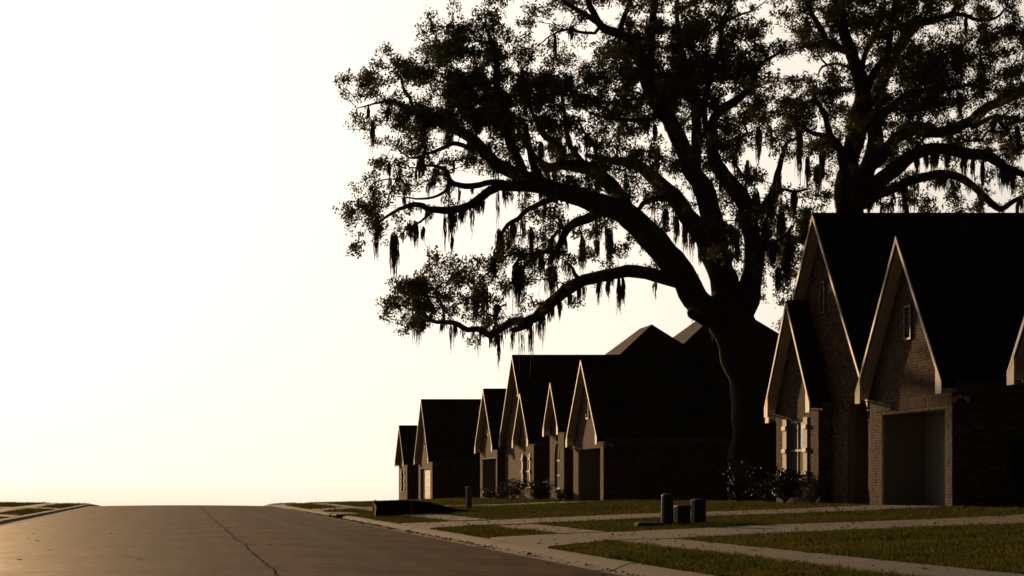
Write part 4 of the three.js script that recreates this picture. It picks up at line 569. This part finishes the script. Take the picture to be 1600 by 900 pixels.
{ // sagging black silt fence
  const fab = std({ color: lin(0.012, 0.012, 0.013), roughness: 0.8, side: THREE.DoubleSide }), wood = std({ color: lin(0.36, 0.27, 0.17), roughness: 0.85 });
  const x0 = 6.15, d0 = 76.5, T = group('silt_fence', 'sagging black fabric silt fence on stakes beside the kerb', 'fence', null, x0, ground(x0, d0), -d0), r = rng(55);
  const line = [[0.0, 0.7, 0.36, 0.55], [0.02, 0, 0.5, 0.16], [0.55, -0.1, 0.48, 0.1], [1.15, -0.15, 0.45, 0.06], [1.75, -0.1, 0.38, 0.2], [2.2, 0.05, 0.24, 0.3], [2.7, 0.3, 0.1, 0.35], [3.3, 0.5, 0.03, 0.4]]; // x, z, height, lean
  const curve = new THREE.CatmullRomCurve3(line.map(l => V(l[0], 0, l[1]))), nU = 60, nV = 8, mk = (off) => { const pos = [], idx = []; for (let i = 0; i <= nU; i++) { const t = i / nU, f = t * (line.length - 1), k = Math.min(line.length - 2, Math.floor(f)), h = line[k][2] + (line[k + 1][2] - line[k][2]) * (f - k), le = line[k][3] + (line[k + 1][3] - line[k][3]) * (f - k), p = curve.getPoint(t); for (let j = 0; j <= nV; j++) { const s = j / nV, w = 0.02 * Math.sin(t * 40 + s * 3) + 0.015 * Math.sin(t * 17 - s * 5); pos.push(p.x + w * 0.4 + off, ground(x0 + p.x, d0 - p.z) - T.position.y - 0.04 + (h + 0.04) * s, p.z + le * s * s * 0.7 + w + off); } } const m = nV + 1; for (let i = 0; i < nU; i++) for (let j = 0; j < nV; j++) { const a = i * m + j; idx.push(a, a + m, a + m + 1, a, a + m + 1, a + 1); } const g = new THREE.BufferGeometry(); g.setAttribute('position', new THREE.Float32BufferAttribute(pos, 3)); g.setIndex(idx); g.computeVertexNormals(); return g; };
  mesh('fabric', mergeGeometries([mk(0), mk(0.006)]), fab, T);
  for (const [x, z, h, lean] of [[-0.06, 0.55, 0.5, 0.25], [0.05, 0.05, 0.58, 0.02], [1.2, -0.06, 0.56, 0.0]]) { const s = taperBox(0.045, 0.04, 0.04, 0.035, h, 0.004); s.rotateX(lean); s.translate(x, ground(x0 + x, d0 - z) - T.position.y - 0.05, z); mesh('stake', s, wood, T); }
}
{ // storm drain inlet set into the kerb
  const g = group('storm_drain', 'storm drain inlet with two pale concrete lids set into the kerb', 'storm drain', null, 5.5, 0, -84), g2 = (x0, x1, y0, y1, d0, d1) => boxG(x0 - 5.5, x1 - 5.5, y0, y1, d0 - 84, d1 - 84);
  mesh('throat', g2(5.2, 5.75, -0.15, 0.0, 82.0, 88), concreteMats[0], g); mesh('back', g2(5.75, 5.9, -0.1, 0.07, 82.0, 88), concreteMats[0], g);
  const a = g2(5.34, 6.3, 0.075, 0.135, 82.05, 84.8);  mesh('lid', a, concreteMats[2], g); mesh('lid', g2(5.32, 6.3, 0.085, 0.15, 85, 87.9), concreteMats[2], g); mesh('pier', g2(5.38, 5.74, 0.0, 0.07, 84.6, 85.1), concreteMats[0], g);
}
// ------------------------------------------------------------------ litter on the road
{
  const r = rng(88), mat = std({ color: lin(0.05, 0.032, 0.018), roughness: 0.8, side: THREE.DoubleSide });
  const spots = [[1.53, 41.5], [2.3, 26.5], [4.1, 32], [-3.4, 58], [-3.3, 57.4], [-3.1, 52], [-2.6, 45], [-2.0, 38]]; for (let i = 0; i < 26; i++) spots.push([r() < 0.5 ? 4.6 + r() * 0.7 : -4.2 + r() * 3, 24 + r() * r() * 60]);
  spots.forEach(([x, d], i) => { const n = 7, pos = [], idx = [], s = i < 2 ? 0.1 : 0.03 + r() * 0.04; for (let k = 0; k < n; k++) { const a = k / n * 6.283, q = s * (0.5 + 0.5 * r()); pos.push(Math.cos(a) * q, 0.005 + r() * 0.02, Math.sin(a) * q * 0.6); } pos.push(0, 0.012, 0); for (let k = 0; k < n; k++) idx.push(k, n, (k + 1) % n); const g = new THREE.BufferGeometry(); g.setAttribute('position', new THREE.Float32BufferAttribute(pos, 3)); g.setIndex(idx); g.computeVertexNormals(); g.rotateY(r() * 6); const m = mesh('fallen_leaf', g, mat); m.position.set(x, crown(Math.min(x, 5.1), d) + 0.004, -d); top(m, 'fallen_leaf', 'dry curled leaf lying on the street', 'leaf', 'dry leaves on the street'); });
}
// ------------------------------------------------------------------ grass
{
  const tuft = (seed) => { const r = rng(seed), pos = [], idx = []; for (let i = 0; i < 9; i++) { const a = r() * 6.28, q = Math.sqrt(r()) * 0.07, h = 0.035 + r() * 0.05, w = 0.004 + r() * 0.003, lean = V((r() - 0.5) * 0.06, 0, (r() - 0.5) * 0.06), b = V(Math.cos(a) * q, -0.01, Math.sin(a) * q), s = V(Math.cos(a * 3), 0, Math.sin(a * 3)).multiplyScalar(w), k = pos.length / 3; for (const p of [b.clone().sub(s), b.clone().add(s), b.clone().addScaledVector(lean, 0.4).add(V(0, h * 0.6, 0)).addScaledVector(s, 0.7), b.clone().addScaledVector(lean, 0.4).add(V(0, h * 0.6, 0)).addScaledVector(s, -0.7), b.clone().add(lean).add(V(0, h, 0))]) pos.push(p.x, p.y, p.z); idx.push(k, k + 1, k + 2, k, k + 2, k + 3, k + 3, k + 2, k + 4); } const g = new THREE.BufferGeometry(); g.setAttribute('position', new THREE.Float32BufferAttribute(pos, 3)); g.setIndex(idx); g.computeVertexNormals(); return g; };
  const tufts = [1, 2, 3].map(k => tuft(k * 29)), list = [[], [], []], r = rng(66), c = new THREE.Color(), m = new THREE.Matrix4(), q = new THREE.Quaternion(), e = new THREE.Euler();
  const patch = (x, d) => 0.5 * n16(x / 40, d / 40) + 0.3 * n32(x / 40, d / 40) + 0.2 * n64(x / 40, d / 40);
  const bands = [[17, 32, 230], [32, 48, 170], [48, 66, 100], [66, 92, 55], [92, 132, 26], [132, 200, 10]];
  for (const [da, db, den] of bands) for (const [xa, xb] of [[5.74, 18.5], [-14, -5.24]]) {
    const n = Math.round((db - da) * (xb - xa) * den * (xa < 0 ? 0.6 : 1));
    for (let i = 0; i < n; i++) { const d = da + r() * (db - da), x = xa + r() * (xb - xa); const u = VX + x / d * F; if (u > 1720 || u < -120) continue; if (paved(x, d, -0.02 - 0.06 * r() * r())) continue; if (x > 16.9 && d > 53 && d < 74) continue; const pa = patch(x, d), bare = pa < 0.33; if (bare && r() < 0.6) continue; const big = (0.5 + r() * 0.45 + (r() < 0.08 ? 0.5 * r() : 0)) * (0.65 + 0.8 * pa) * (d > 90 ? 1.5 : 1); e.set((r() - 0.5) * 0.3, r() * 6.28, (r() - 0.5) * 0.3); q.setFromEuler(e); m.compose(V(x, ground(x, d), -d), q, V(big * 1.15, big, big * 1.15)); const k = 0.6 + r() * 0.8 + (r() < 0.06 ? 0.7 : 0), dry = clamp(1.4 - 2 * pa + (r() - 0.5) * 0.7, 0, 1); list[Math.floor(r() * 3)].push([m.clone(), k * (0.07 + 0.075 * dry), k * (0.085 + 0.035 * dry), k * (0.012 + 0.013 * dry)]); }
  }
  list.forEach((l, k) => { const im = new THREE.InstancedMesh(tufts[k], grassMat, l.length); l.forEach(([mm, a, b, cc], i) => { im.setMatrixAt(i, mm); im.setColorAt(i, c.setRGB(a, b, cc)); }); im.castShadow = im.receiveShadow = true; top(im, 'grass', ['short grass blades of the lawns and verges', 'short grass blades growing on lawns and kerb verges', 'patchy short grass blades over the lawns and verges'][k], 'grass', null, 'stuff'); });
  console.log('grass', list.map(l => l.length).join('+'));
}
{ // oak leaf litter on lawns, drives and gutters
  const g = new THREE.BufferGeometry(); g.setAttribute('position', new THREE.Float32BufferAttribute([-0.035, 0, 0, 0, 0.008, 0.014, 0.035, 0.004, 0, 0, 0.008, -0.014], 3)); g.setIndex([0, 1, 2, 0, 2, 3]); g.computeVertexNormals();
  const r = rng(404), out = [], m = new THREE.Matrix4(), q = new THREE.Quaternion(), e = new THREE.Euler(), c = new THREE.Color();
  while (out.length < 5200) { const d = 22 + r() * 95, x = r() < 0.22 ? 5.22 + r() * 0.28 : 5.7 + r() * 11; if (r() > Math.exp(-(((d - 75) / 34) ** 2)) * 0.9 + 0.12) continue; const y = x < 5.72 ? 0.012 + roadR(d) : ground(x, d) + (paved(x, d) ? 0.034 : 0.02 + r() * 0.03); e.set((r() - 0.5) * 0.9, r() * 6.28, (r() - 0.5) * 0.9); q.setFromEuler(e); const s = 0.7 + r() * 0.8; out.push([m.compose(V(x, y, -d), q, V(s, s, s)).clone(), r()]); }
  const im = new THREE.InstancedMesh(g, std({ color: 0xffffff, roughness: 0.8, side: THREE.DoubleSide }), out.length); out.forEach(([mm, t], i) => { im.setMatrixAt(i, mm); im.setColorAt(i, c.setRGB(0.1 + 0.16 * t, 0.06 + 0.1 * t, 0.03 + 0.04 * t)); }); top(im, 'leaf_litter', 'dry brown oak leaves scattered over lawns and gutter', 'leaf litter', null, 'stuff');
}
renderer.render(scene, camera);
